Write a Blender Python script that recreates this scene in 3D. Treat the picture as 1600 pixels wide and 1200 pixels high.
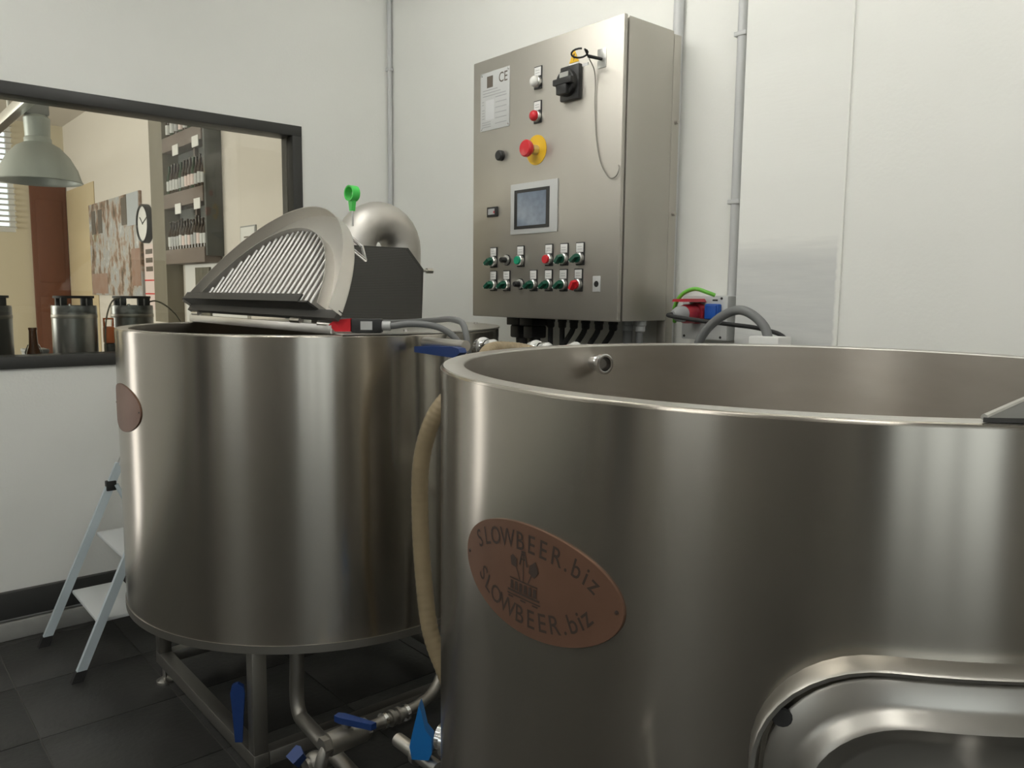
import bpy, bmesh, math, random
from mathutils import Vector, Matrix
from math import sin, cos, pi, radians, sqrt
random.seed(7)
for o in list(bpy.data.objects): bpy.data.objects.remove(o)
sc = bpy.context.scene
C = sc.collection

# ------------------------------------------------------------------ camera
F, PIT, ROLL, YAW, CAMH = 1245.2, .1122, -.0101, .8587, 1.6
def cam_axis(x, y, d):                       # camera-level (right, up, forward) -> world
    X = x*cos(ROLL) + y*sin(ROLL); u = -x*sin(ROLL) + y*cos(ROLL)
    Y = d*cos(PIT) + u*sin(PIT); Z = -d*sin(PIT) + u*cos(PIT)
    return Vector((X*cos(YAW) - Y*sin(YAW), X*sin(YAW) + Y*cos(YAW), Z))
r_, u_, f_ = cam_axis(1, 0, 0), cam_axis(0, 1, 0), cam_axis(0, 0, 1)
cd = bpy.data.cameras.new('camera'); cam = bpy.data.objects.new('camera', cd); C.objects.link(cam)
cd.sensor_width = 36; cd.lens = F/1600*36; cd.clip_start = .02
cam.matrix_world = Matrix(((r_.x, u_.x, -f_.x, 0), (r_.y, u_.y, -f_.y, 0), (r_.z, u_.z, -f_.z, CAMH), (0, 0, 0, 1)))
sc.camera = cam

# ------------------------------------------------------------------ world, exposure
w = bpy.data.worlds.new('sky'); sc.world = w; w.use_nodes = True
w.node_tree.nodes['Background'].inputs[0].default_value = (.93, .96, 1.0, 1)
w.node_tree.nodes['Background'].inputs[1].default_value = 1.7
vs = sc.view_settings; vs.view_transform = 'Standard'; vs.look = 'None'; vs.gamma = 1; vs.use_curve_mapping = False
vs.exposure = 0.26

def area(name, loc, rot, sx, sy, power, col=(1, 1, 1)):
    l = bpy.data.lights.new(name, 'AREA'); l.shape = 'RECTANGLE'; l.size = sx; l.size_y = sy; l.energy = power; l.color = col
    o = bpy.data.objects.new(name, l); C.objects.link(o); o.location = loc; o.rotation_euler = rot
    return o
# ceiling lamps of the brewery (their housings are built below)
LAMPS = [(-2.3, 1.25), (-.3, 1.25), (-2.7, -.9), (-.7, -.9), (1.3, -.9), (-.7, -3.6)]
LAMP_Z = 3.30
LAMP_EMIT = 23
area('taproom_fill_light', (-8.6, -3.9, 2.0), (radians(90), 0, 0), 5.0, 2.0, 300, (1, .95, .86))  # fill lamp added to brighten the taproom; the wall behind it has no window

# ------------------------------------------------------------------ materials
MT = {}
def mat(name, col, rough=.5, metal=0, var=0, vscale=8, bump=0, bscale=60, emit=0, spec=.5, aniso=0, arot=0, dirt=None, stretch=(1, 1, 1), trans=0, alpha=1, coat=0):
    m = bpy.data.materials.new(name); m.use_nodes = True; nt = m.node_tree; b = nt.nodes['Principled BSDF']
    b.inputs['Base Color'].default_value = (*col, 1); b.inputs['Roughness'].default_value = rough; b.inputs['Metallic'].default_value = metal
    b.inputs['Specular IOR Level'].default_value = spec
    b.inputs['Coat Weight'].default_value = coat
    if trans: b.inputs['Transmission Weight'].default_value = trans
    if emit:
        b.inputs['Emission Color'].default_value = (*col, 1); b.inputs['Emission Strength'].default_value = emit
    tc = nt.nodes.new('ShaderNodeTexCoord')
    mp = nt.nodes.new('ShaderNodeMapping'); mp.inputs['Scale'].default_value = stretch; nt.links.new(tc.outputs['Object'], mp.inputs['Vector'])
    if var:
        n = nt.nodes.new('ShaderNodeTexNoise'); n.inputs['Scale'].default_value = vscale; n.inputs['Detail'].default_value = 3; n.inputs['Roughness'].default_value = .5
        nt.links.new(mp.outputs[0], n.inputs['Vector'])
        r = nt.nodes.new('ShaderNodeMapRange'); r.inputs['From Min'].default_value = .15; r.inputs['From Max'].default_value = .85
        nt.links.new(n.outputs['Fac'], r.inputs['Value'])
        mx = nt.nodes.new('ShaderNodeMix'); mx.data_type = 'RGBA'
        d = dirt or tuple(c*(1-var) for c in col)
        mx.inputs['A'].default_value = (*col, 1); mx.inputs['B'].default_value = (*d, 1)
        if dirt:
            r.inputs['To Max'].default_value = var
        nt.links.new(r.outputs[0], mx.inputs['Factor']); nt.links.new(mx.outputs['Result'], b.inputs['Base Color'])
        rr = nt.nodes.new('ShaderNodeMapRange'); rr.inputs['To Min'].default_value = rough*.92; rr.inputs['To Max'].default_value = min(1, rough*1.1)
        nt.links.new(n.outputs['Fac'], rr.inputs['Value']); nt.links.new(rr.outputs[0], b.inputs['Roughness'])
    if bump:
        n2 = nt.nodes.new('ShaderNodeTexNoise'); n2.inputs['Scale'].default_value = bscale; n2.inputs['Detail'].default_value = 4
        nt.links.new(mp.outputs[0], n2.inputs['Vector'])
        bp = nt.nodes.new('ShaderNodeBump'); bp.inputs['Strength'].default_value = bump; bp.inputs['Distance'].default_value = .01
        nt.links.new(n2.outputs['Fac'], bp.inputs['Height']); nt.links.new(bp.outputs[0], b.inputs['Normal'])
    if aniso:
        b.inputs['Anisotropic'].default_value = aniso; b.inputs['Anisotropic Rotation'].default_value = arot
        tg = nt.nodes.new('ShaderNodeTangent'); tg.direction_type = 'RADIAL'; tg.axis = 'Z'
        nt.links.new(tg.outputs[0], b.inputs['Tangent'])
    MT[name] = m
    return m
STEEL = (.55, .52, .465)
mat('tank_steel', STEEL, .225, 1, .5, 2.2, dirt=(.40, .355, .29), aniso=.8, arot=.25, stretch=(1, 1, .6))
mat('tank_inner', (.56, .53, .48), .38, 1, .5, 4, dirt=(.34, .29, .24), aniso=.7, arot=.25, stretch=(1, 1, 3))
mat('rim_steel', (.62, .60, .56), .36, 1, .25, 9, dirt=(.42, .40, .37))
mat('steel', (.58, .56, .52), .34, 1, .25, 10, dirt=(.40, .38, .35))
mat('steel_dull_shaded', (.30, .288, .262), .48, 1, .3, 8, dirt=(.34, .32, .29))  # dull steel, with the shade under the tanks darkened into its colour
mat('cabinet_steel', (.54, .52, .475), .52, 1, .3, 3, dirt=(.42, .39, .34), stretch=(1, 1, .35))
mat('chrome', (.78, .78, .78), .14, 1)
mat('bar_steel', (.86, .85, .83), .42, 1)
mat('wall_white', (.86, .865, .825), .75, 0, .04, 2.5, .06, 90)
mat('pillar_white', (.86, .865, .825), .72, 0, .05, 3, .05, 60, stretch=(.25, 1, 2))
mat('ceiling_white', (.78, .78, .76), .8)
mat('frame_black', (.035, .035, .032), .45)
mat('skirting_dark', (.05, .05, .048), .5, 0, .2, 6)
mat('kerb_grey', (.36, .36, .34), .7, 0, .2, 10)
mat('tile', (.050, .049, .046), .42, 0, .35, 5, .15, 40)
mat('grout', (.12, .115, .105), .8)
mat('copper', (.215, .115, .075), .45, .4, .2, 12)
mat('engraving', (.05, .032, .024), .6)
mat('black', (.018, .018, .018), .45)
mat('black_rubber', (.025, .025, .025), .7)
mat('white_plastic', (.72, .72, .70), .45)
mat('grey_plastic', (.34, .35, .35), .5)
mat('light_grey', (.50, .51, .50), .5)
mat('conduit_grey', (.56, .57, .57), .45)
mat('green_knob', (.008, .085, .05), .35)
mat('green_button', (.01, .30, .16), .3)
mat('red_button', (.62, .02, .03), .32)
mat('red_plug', (.42, .03, .045), .4)
mat('yellow', (.75, .46, .02), .5)
mat('blue_socket', (.01, .09, .42), .4)
mat('blue_handle', (.010, .038, .16), .4)
mat('blue_light', (.012, .17, .50), .38)
mat('green_clip', (.07, .62, .10), .35)
mat('green_cable', (.16, .50, .06), .45)
mat('hose', (.30, .235, .14), .5, 0, .15, 20)  # cream hose, darkened in colour for the shade between the tanks
mat('cable_grey', (.17, .175, .175), .55)
mat('ladder_white', (.58, .66, .70), .45)
mat('step_white', (.66, .68, .68), .5)
mat('screen', (.13, .16, .20), .15, 0, .4, 40, emit=.25)
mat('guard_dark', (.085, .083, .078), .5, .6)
mat('lens_white', (.74, .74, .70), .25)
mat('tin', (.62, .62, .60), .3, .9)
# taproom
mat('tap_wall', (.66, .62, .56), .8, 0, .05, 2)
mat('tap_wall_far', (.62, .56, .42), .8, 0, .06, 2)
mat('tan_panel', (.56, .46, .29), .6, 0, .1, 3)
mat('brown_door', (.16, .055, .025), .5, 0, .3, 6, stretch=(1, 1, .2))
mat('shelf_wood', (.20, .16, .135), .65, 0, .3, 8, stretch=(.3, 1, 1))
mat('shelf_dark', (.10, .105, .095), .7, 0, .3, 7, stretch=(1, 1, .3))
mat('shelf_side', (.22, .20, .15), .7, 0, .2, 7, stretch=(1, 1, .3))
mat('bottle_brown', (.028, .016, .008), .15)
mat('bottle_green', (.015, .04, .012), .15)
mat('amber', (.10, .035, .012), .12)
mat('paper', (.72, .72, .70), .8)
mat('paper_pink', (.70, .58, .55), .8)
mat('satin', (.66, .64, .60), .5, 1, .2, 8, dirt=(.5, .48, .44))
mat('guard_rib', (.13, .128, .12), .5, .4)
mat('lamp_grey', (.46, .50, .48), .4, .3)
mat('keg_grey', (.20, .205, .20), .32, .8, .2, 8)
mat('orange', (.80, .20, .05), .45)
mat('counter', (.10, .085, .07), .5, 0, .2, 5)
mat('picture_dark', (.05, .055, .04), .6, 0, .6, 14, dirt=(.26, .23, .18), stretch=(1, 1, .4))
mat('print_dark', (.12, .10, .08), .7)
mat('print_sky', (.42, .45, .48), .7)
mat('print_rust', (.28, .15, .10), .7, 0, .5, 9, dirt=(.4, .36, .32))
def mural():
    m = mat('mural', (.42, .40, .36), .7); nt = m.node_tree; b = nt.nodes['Principled BSDF']
    tc = nt.nodes.new('ShaderNodeTexCoord'); mp = nt.nodes.new('ShaderNodeMapping'); mp.inputs['Scale'].default_value = (3.2, 1, 2.0)
    n = nt.nodes.new('ShaderNodeTexNoise'); n.inputs['Scale'].default_value = 2.2; n.inputs['Detail'].default_value = 4; n.inputs['Roughness'].default_value = .65
    rp = nt.nodes.new('ShaderNodeValToRGB'); e = rp.color_ramp.elements
    e[0].position = .34; e[0].color = (.10, .075, .05, 1); e[1].position = .66; e[1].color = (.55, .55, .54, 1)
    k = e.new(.45); k.color = (.30, .20, .14, 1); k = e.new(.52); k.color = (.42, .41, .38, 1); k = e.new(.60); k.color = (.34, .35, .36, 1)
    nt.links.new(tc.outputs['Object'], mp.inputs[0]); nt.links.new(mp.outputs[0], n.inputs['Vector']); nt.links.new(n.outputs['Fac'], rp.inputs[0]); nt.links.new(rp.outputs[0], b.inputs['Base Color'])
mural()
def glass():
    m = bpy.data.materials.new('pane_glass'); m.use_nodes = True; nt = m.node_tree; nt.nodes.clear()
    out = nt.nodes.new('ShaderNodeOutputMaterial'); mx = nt.nodes.new('ShaderNodeMixShader'); tr = nt.nodes.new('ShaderNodeBsdfTransparent'); gl = nt.nodes.new('ShaderNodeBsdfGlossy')
    fr = nt.nodes.new('ShaderNodeFresnel'); fr.inputs['IOR'].default_value = 1.5
    tr.inputs[0].default_value = (.90, .92, .90, 1); gl.inputs['Roughness'].default_value = .02
    nt.links.new(fr.outputs[0], mx.inputs[0]); nt.links.new(tr.outputs[0], mx.inputs[1]); nt.links.new(gl.outputs[0], mx.inputs[2]); nt.links.new(mx.outputs[0], out.inputs[0])
    MT['glass'] = m
glass()
def patch_wall():                      # grey unpainted patch on the pillar, with brush marks
    m = MT['pillar_white']; nt = m.node_tree; b = nt.nodes['Principled BSDF']
    tc = nt.nodes.new('ShaderNodeTexCoord'); sx = nt.nodes.new('ShaderNodeSeparateXYZ'); nt.links.new(tc.outputs['Object'], sx.inputs[0])
    n = nt.nodes.new('ShaderNodeTexNoise'); n.inputs['Scale'].default_value = 9; n.inputs['Detail'].default_value = 4
    mp = nt.nodes.new('ShaderNodeMapping'); mp.inputs['Scale'].default_value = (.6, 1, 7); nt.links.new(tc.outputs['Object'], mp.inputs[0]); nt.links.new(mp.outputs[0], n.inputs['Vector'])
    def math_(op, a, bb):
        k = nt.nodes.new('ShaderNodeMath'); k.operation = op
        for i, v in enumerate((a, bb)):
            if isinstance(v, (int, float)): k.inputs[i].default_value = v
            else: nt.links.new(v, k.inputs[i])
        return k.outputs[0]
    jit = math_('MULTIPLY', math_('SUBTRACT', n.outputs['Fac'], .5), .035)
    xx = math_('ADD', sx.outputs['X'], math_('MULTIPLY', jit, .35)); zz = math_('ADD', sx.outputs['Z'], math_('MULTIPLY', jit, 2.2))
    def ramp(v, a, c):
        r = nt.nodes.new('ShaderNodeMapRange'); r.inputs['From Min'].default_value = a; r.inputs['From Max'].default_value = c; nt.links.new(v, r.inputs['Value']); return r.outputs[0]
    fx = ramp(xx, -1.288, -1.296); fz = ramp(zz, 1.80, 1.72)
    fac = math_('MULTIPLY', math_('MULTIPLY', fx, fz), math_('ADD', .55, math_('MULTIPLY', n.outputs['Fac'], .55)))
    src = b.inputs['Base Color'].links[0].from_socket
    mx = nt.nodes.new('ShaderNodeMix'); mx.data_type = 'RGBA'; mx.inputs['B'].default_value = (.60, .61, .60, 1)
    nt.links.new(fac, mx.inputs['Factor']); nt.links.new(src, mx.inputs['A']); nt.links.new(mx.outputs['Result'], b.inputs['Base Color'])
patch_wall()

# ------------------------------------------------------------------ mesh helpers
def cr(pts, n=8):                      # Catmull-Rom through points
    P = [Vector(p) for p in pts]; P = [P[0]*2 - P[1]] + P + [P[-1]*2 - P[-2]]; out = []
    for i in range(1, len(P) - 2):
        for k in range(n):
            t = k/n; a, b, c, d = P[i-1], P[i], P[i+1], P[i+2]
            out.append(.5*((2*b) + (c - a)*t + (2*a - 5*b + 4*c - d)*t*t + (3*b - a - 3*c + d)*t**3))
    out.append(P[-2]); return out
class MB:
    def __init__(s): s.bm = bmesh.new()
    def box(s, a, b, bev=0, M=None):
        vs = [s.bm.verts.new((x, y, z)) for x in (a[0], b[0]) for y in (a[1], b[1]) for z in (a[2], b[2])]
        fs = [s.bm.faces.new([vs[i] for i in q]) for q in ((0, 1, 3, 2), (4, 6, 7, 5), (0, 4, 5, 1), (2, 3, 7, 6), (0, 2, 6, 4), (1, 5, 7, 3))]
        if bev:
            es = list({e for f in fs for e in f.edges})
            r = bmesh.ops.bevel(s.bm, geom=es, offset=bev, segments=2, affect='EDGES', profile=.5); vs = list({v for f in r['faces'] for v in f.verts} | {v for v in vs if v.is_valid})
        if M is not None:
            for v in vs: v.co = M @ v.co
        return s
    def tube(s, pts, r, n=12, cap=True, smooth=0):
        P = cr(pts, smooth) if smooth else [Vector(p) for p in pts]
        R = r if isinstance(r, (list, tuple)) else [r]*len(P)
        t0 = (P[1] - P[0]).normalized(); up = Vector((0, 0, 1)) if abs(t0.z) < .9 else Vector((1, 0, 0))
        nrm = t0.cross(up).normalized(); rings = []
        for i, p in enumerate(P):
            t = (P[min(i+1, len(P)-1)] - P[max(i-1, 0)]).normalized()
            nrm = (nrm - t*nrm.dot(t)).normalized(); bn = t.cross(nrm)
            rings.append([s.bm.verts.new(p + (nrm*cos(2*pi*k/n) + bn*sin(2*pi*k/n))*R[i]) for k in range(n)])
        for a, b in zip(rings, rings[1:]):
            for k in range(n): s.bm.faces.new((a[k], a[(k+1) % n], b[(k+1) % n], b[k]))
        if cap: s.bm.faces.new(rings[0][::-1]); s.bm.faces.new(rings[-1])
        return s
    def cyl(s, a, b, r, n=20, r2=None):
        return s.tube([a, b], [r, r if r2 is None else r2], n)
    def lathe(s, prof, c=(0, 0, 0), n=32, M=None, closed=False):
        rings = []
        for (r, z) in prof:
            if r < 1e-6: rings.append([s.bm.verts.new((c[0], c[1], c[2] + z))])
            else: rings.append([s.bm.verts.new((c[0] + r*cos(2*pi*k/n), c[1] + r*sin(2*pi*k/n), c[2] + z)) for k in range(n)])
        if M is not None:
            for q in rings:
                for v in q: v.co = M @ v.co
        prs = list(zip(rings, rings[1:])) + ([(rings[-1], rings[0])] if closed else [])
        for a, b in prs:
            for k in range(n):
                if len(a) == 1 and len(b) == 1: continue
                if len(a) == 1: s.bm.faces.new((a[0], b[k], b[(k+1) % n]))
                elif len(b) == 1: s.bm.faces.new((a[k], a[(k+1) % n], b[0]))
                else: s.bm.faces.new((a[k], a[(k+1) % n], b[(k+1) % n], b[k]))
        return s
    def prism(s, poly, fn0, fn1):      # polygon of 2-D points, two maps to 3-D
        a = [s.bm.verts.new(fn0(*p)) for p in poly]; b = [s.bm.verts.new(fn1(*p)) for p in poly]
        s.bm.faces.new(a[::-1]); s.bm.faces.new(b); n = len(poly)
        for k in range(n): s.bm.faces.new((a[k], a[(k+1) % n], b[(k+1) % n], b[k]))
        return s
    def grid(s, rows, close_u=False):
        V = [[s.bm.verts.new(p) for p in r] for r in rows]
        for a, b in zip(V, V[1:]):
            n = len(a)
            for k in range(n if close_u else n - 1): s.bm.faces.new((a[k], a[(k+1) % n], b[(k+1) % n], b[k]))
        return V
    def sphere(s, c, r, n=14):
        return s.lathe([(r*sin(pi*i/10), -r*cos(pi*i/10)) for i in range(11)], c, n)
def build(name, mb, m, parent=None, world=True, ang=38):
    me = bpy.data.meshes.new(name); bm = mb.bm
    bmesh.ops.recalc_face_normals(bm, faces=bm.faces[:]); bm.to_mesh(me); bm.free()
    me.polygons.foreach_set('use_smooth', [True]*len(me.polygons)); me.set_sharp_from_angle(angle=radians(ang))
    me.materials.append(MT[m]); o = bpy.data.objects.new(name, me); C.objects.link(o)
    if parent is not None:
        o.parent = parent
        if world and parent.type == 'EMPTY':
            o.matrix_parent_inverse = Matrix.LocRotScale(parent.location, parent.rotation_euler, None).inverted()
    return o
def tag(o, label, cat, group=None):
    o['label'] = label; o['category'] = cat
    if group: o['group'] = group
    return o
def thing(name, label, cat, loc=(0, 0, 0), group=None, rz=0):
    o = bpy.data.objects.new(name, None); C.objects.link(o); o.location = loc; o.rotation_euler = (0, 0, rz); o.empty_display_size = .05
    return tag(o, label, cat, group)
def struct(name, mb, m, label=None, parent=None):
    o = build(name, mb, m, parent)
    if parent is None: o['kind'] = 'structure'
    if label: o['label'] = label
    return o
def sroot(name, label=None, loc=(0, 0, 0)):
    o = bpy.data.objects.new(name, None); C.objects.link(o); o.location = loc; o['kind'] = 'structure'
    if label: o['label'] = label
    return o
def dup(o, name, parent, loc):         # copy sharing the mesh
    c = o.copy(); C.objects.link(c); c.parent = parent; c.location = loc; return c
def zrot(d):                            # matrix turning +Z onto direction d
    return Vector((0, 0, 1)).rotation_difference(Vector(d)).to_matrix().to_4x4()

# ------------------------------------------------------------------ the brewery room
XL, YB, XR, YF, ZC = -4.17, 2.63, 3.6, -5.6, 3.75      # left wall, back wall, right wall, front wall, ceiling
WT = .12
fl = struct('floor', MB().box((XL - .0, YF, -.06), (XR, YB, -.004)), 'grout', 'dark grey tiled floor of the brewery')
P_ = .48; proto = None
x0 = -3.614 - 2*P_; y0 = .49 - 9*P_
for i in range(15):
    for j in range(14):
        xa, xb = max(XL, x0 + i*P_ + .002), min(XR, x0 + (i+1)*P_ - .002); ya, yb = max(YF, y0 + j*P_ + .002), min(YB, y0 + (j+1)*P_ - .002)
        if xb - xa < .03 or yb - ya < .03 or xa > .9 or ya < -2.6: continue
        full = abs(xb - xa - P_ + .004) < 1e-4 and abs(yb - ya - P_ + .004) < 1e-4
        if full and proto: dup(proto, 'tile', fl, (xa, ya, 0))
        else:
            t = build('tile', MB().box((0, 0, -.02), (xb - xa, yb - ya, 0), .0015), 'tile', fl); t.location = (xa, ya, 0)
            if full: proto = t
# left wall with the big window opening and the lit doorway light further along
WY0, WY1, WZ0, WZ1 = -.95+1.25, 2.051, 1.243, 2.500
WY0 = .30
DY0, DY1, DZ0, DZ1 = -.26, .10, .30, 2.40
m_ = MB()
for a, b in (((YF, 0), (DY0, ZC)), ((DY0, 0), (DY1, DZ0)), ((DY0, DZ1), (DY1, ZC)), ((DY1, 0), (WY0, ZC)), ((WY0, 0), (WY1, WZ0)), ((WY0, WZ1), (WY1, ZC)), ((WY1, 0), (YB, ZC))):
    m_.box((XL - WT, a[0], a[1]), (XL, b[0], b[1]))
struct('wall_left', m_, 'wall_white', 'white wall with the dark framed viewing window')
struct('wall_back', MB().box((XL - WT, YB, 0), (XR, YB + .15, ZC)), 'wall_white', 'white wall behind the control cabinet')
struct('wall_pillar', MB().box((-1.664, 2.50, 0), (-1.278, YB, ZC)), 'pillar_white', 'white pillar with a grey unpainted patch beside the conduit')
struct('wall_recess', MB().box((-1.278, 2.508, 0), (XR, YB, ZC)), 'wall_white', 'white wall to the side of the pillar')
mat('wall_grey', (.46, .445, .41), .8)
GY0, GY1, GZ0, GZ1 = -3.6, -.2, .35, 2.5
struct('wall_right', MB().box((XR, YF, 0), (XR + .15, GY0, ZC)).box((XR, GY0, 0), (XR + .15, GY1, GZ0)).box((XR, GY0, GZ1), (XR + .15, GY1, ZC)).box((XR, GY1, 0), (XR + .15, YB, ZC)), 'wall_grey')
w5 = sroot('added_window_5', None, (XR, -1.9, GZ0))  # unseen window, added to put bright bands on the open tank
gm = MB().box((XR + .02, GY0, GZ0), (XR + .10, GY1, GZ0 + .06)).box((XR + .02, GY0, GZ1 - .06), (XR + .10, GY1, GZ1))
for k in range(5):
    y = GY0 + (GY1 - GY0 - .10)*k/4; gm.box((XR + .02, y, GZ0 + .06), (XR + .10, y + .10, GZ1 - .06))
build('window_frame', gm, 'frame_black', w5); build('pane', MB().box((XR + .055, GY0 + .10, GZ0 + .06), (XR + .061, GY1 - .10, GZ1 - .06)), 'glass', w5)
m_ = MB()
FX = [(-3.2, -2.2, 0, 2.15), (-1.25, .35, 1.1, 2.5)]          # invented door and window behind the camera, for bands in the tank reflections
m_.box((XL, YF - .15, 0), (-3.2, YF, ZC)).box((-3.2, YF - .15, 2.15), (-2.2, YF, ZC)).box((-2.2, YF - .15, 0), (-1.25, YF, ZC)).box((-1.25, YF - .15, 0), (.35, YF, 1.1)).box((-1.25, YF - .15, 2.5), (.35, YF, ZC)).box((.35, YF - .15, 0), (XR, YF, ZC))
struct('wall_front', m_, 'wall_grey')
d1 = struct('added_door_1', MB().box((-3.2, YF - .1, 0), (-2.2, YF - .05, 2.15), .004), 'frame_black'); build('door_handle', MB().tube([(-2.32, YF - .05, 1.05), (-2.32, YF - .0, 1.05), (-2.46, YF, 1.05)], .011), 'chrome', d1)
w3 = sroot('added_window_3', None, (-.45, YF, 1.1))
build('window_frame', MB().box((-1.25, YF - .1, 1.1), (-1.20, YF - .02, 2.5)).box((.30, YF - .1, 1.1), (.35, YF - .02, 2.5)).box((-1.2, YF - .1, 1.1), (.30, YF - .02, 1.15)).box((-1.2, YF - .1, 2.45), (.3, YF - .02, 2.5)).box((-.475, YF - .1, 1.15), (-.425, YF - .02, 2.45)), 'white_plastic', w3)
build('pane', MB().box((-1.2, YF - .065, 1.15), (.30, YF - .059, 2.45)), 'glass', w3)
struct('ceiling', MB().box((XL - WT, YF - .15, ZC), (XR + .15, YB + .15, ZC + .12)), 'ceiling_white')
# viewing window: frame and pane
w1 = sroot('window_1', 'dark framed viewing window between brewery and taproom', (XL, 1.2, WZ0))
fw = .055; fx0, fx1 = XL - WT - .01, XL + .012
for nm, a, b in (('frame_top', (WY0, WZ1 - fw), (WY1, WZ1)), ('frame_bottom', (WY0, WZ0), (WY1, WZ0 + fw)), ('frame_side', (WY1 - fw, WZ0 + fw), (WY1, WZ1 - fw)), ('frame_side', (WY0, WZ0 + fw), (WY0 + fw, WZ1 - fw))):
    build(nm, MB().box((fx0, a[0], a[1]), (fx1, b[0], b[1]), .002), 'frame_black', w1)
build('pane', MB().box((XL - .065, WY0 + fw, WZ0 + fw), (XL - .057, WY1 - fw, WZ1 - fw)), 'glass', w1)
# narrow frosted light further along the same wall (seen only mirrored in the tanks)
mat('lamp_tube', (1, .985, .93), .5, emit=LAMP_EMIT)
mat('frosted', (1, .97, .93), .6, emit=1.6)
w2 = sroot('window_2', 'narrow frosted lit glazing in the white wall', (XL, 0, DZ0))
build('window_frame', MB().box((XL - .09, DY0, DZ0), (XL - .03, DY0 + .04, DZ1)).box((XL - .09, DY1 - .04, DZ0), (XL - .03, DY1, DZ1)).box((XL - .09, DY0 + .04, DZ0), (XL - .03, DY1 - .04, DZ0 + .04)).box((XL - .09, DY0 + .04, DZ1 - .04), (XL - .03, DY1 - .04, DZ1)), 'frame_black', w2)
build('pane', MB().box((XL - .07, DY0 + .04, DZ0 + .04), (XL - .05, DY1 - .04, DZ1 - .04)), 'frosted', w2)
# skirting and kerb along the left wall
struct('baseboard_left', MB().box((XL, YF, .10), (XL + .03, YB, .225), .004), 'skirting_dark', 'dark skirting board on the white wall behind the stepladder')
struct('trim_1', MB().box((XL, YF, 0), (XL + .035, YB, .085), .006), 'kerb_grey', 'pale kerb strip at the foot of the wall')
# lamp housings
for i, (x, y) in enumerate(LAMPS):
    l = thing('ceiling_lamp', 'long white fluorescent lamp hung under the brewery ceiling', 'ceiling lamp', (x, y, LAMP_Z), 'fluorescent lamps under the ceiling')
    build('housing', MB().box((-.62, -.06, .05), (.62, .06, .09), .006), 'white_plastic', l, False)
    build('diffuser', MB().tube([(-.60, 0, 0), (.60, 0, 0)], .045, 10), 'lamp_tube', l, False)
    for k in (-.5, .5): build('suspension', MB().cyl((k, 0, .09), (k, 0, ZC - LAMP_Z), .005, 8), 'steel', l, False)

# ------------------------------------------------------------------ tanks
ZR, ZB, RT, RI = 1.47, .48, .70, .657
def tank_shell(root, cx, cy):
    pr = [(RT - .02, ZB), (RT - .004, ZB + .001), (RT, ZB + .004), (RT, ZB + .006), (RT, ZB + .2), (RT, ZB + .5), (RT, ZR - .2), (RT, ZR - .006), (RT, ZR - .0045), (RT - .0015, ZR - .0012), (RT - .0045, ZR)]
    o = build('tank_wall', MB().lathe(pr, (0, 0, 0), 160), 'tank_steel', root, False); 
    build('rim', MB().lathe([(RT - .0045, ZR), (RI + .0035, ZR), (RI + .001, ZR - .001), (RI, ZR - .0035)], (0, 0, 0), 160), 'rim_steel', root, False)
    build('rim_band', MB().lathe([(RT - .002, ZR - .0046), (RT + .0008, ZR - .005), (RT + .0008, ZR - .036), (RT - .002, ZR - .0365)], (0, 0, 0), 160), 'tank_steel', root, False)
    build('inner_wall', MB().lathe([(RI, ZR - .0035), (RI, ZR - .005), (RI, ZR - .3), (RI, ZB + .225), (RI, ZB + .22), (RI - .05, ZB + .17), (.2, ZB + .13), (0, ZB + .12)], (0, 0, 0), 128), 'tank_inner', root, False)
    build('base_band', MB().lathe([(RT - .002, ZB - .004), (RT + .003, ZB - .004), (RT + .003, ZB + .022), (RT - .002, ZB + .022)], (0, 0, 0), 160, closed=True), 'steel_dull_shaded', root, False)
    build('base_plate', MB().lathe([(RT - .004, ZB + .002), (.25, ZB - .03), (0, ZB - .035)], (0, 0, 0), 96), 'steel_dull_shaded', root, False)
    q = .47
    for sx in (-1, 1):
        for sy in (-1, 1):
            x, y = sx*q, sy*q
            lg = build('leg', MB().box((x - .024, y - .024, .13), (x + .024, y + .024, ZB - .005), .003), 'steel_dull_shaded', root, False)
            build('levelling_foot', MB().cyl((x, y, .012), (x, y, .09), .009, 10).lathe([(0, 0), (.034, 0), (.034, .008), (.014, .02), (0, .02)], (x, y, 0), 18), 'steel', root, False)
    for s_ in (-1, 1):
        build('frame_beam', MB().box((-q - .025, s_*q - .025, .082), (q + .025, s_*q + .025, .132), .003), 'steel_dull_shaded', root, False)
        build('frame_beam', MB().box((s_*q - .0245, -q + .026, .084), (s_*q + .0245, q - .026, .131), .003), 'steel_dull_shaded', root, False)
    return o
C1, C2 = Vector((-.781, 1.422, 0)), Vector((-2.8215, 1.4394, 0))
T1 = thing('brewing_tank', 'open stainless steel brewing tank with lettered oval plaque and manway door', 'tank', C1)
T2 = thing('brewing_tank', 'stainless steel brewing tank with raised barred half lid and vent pipe', 'tank', C2)
tank_shell(T1, 0, 0); tank_shell(T2, 0, 0)
def cylmap(u, v, h, th0=-91.4, R=RT):     # plaque/door coordinates -> tank local
    th = radians(th0) + u/R
    return Vector(((R + h)*cos(th), (R + h)*sin(th), v))
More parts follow.
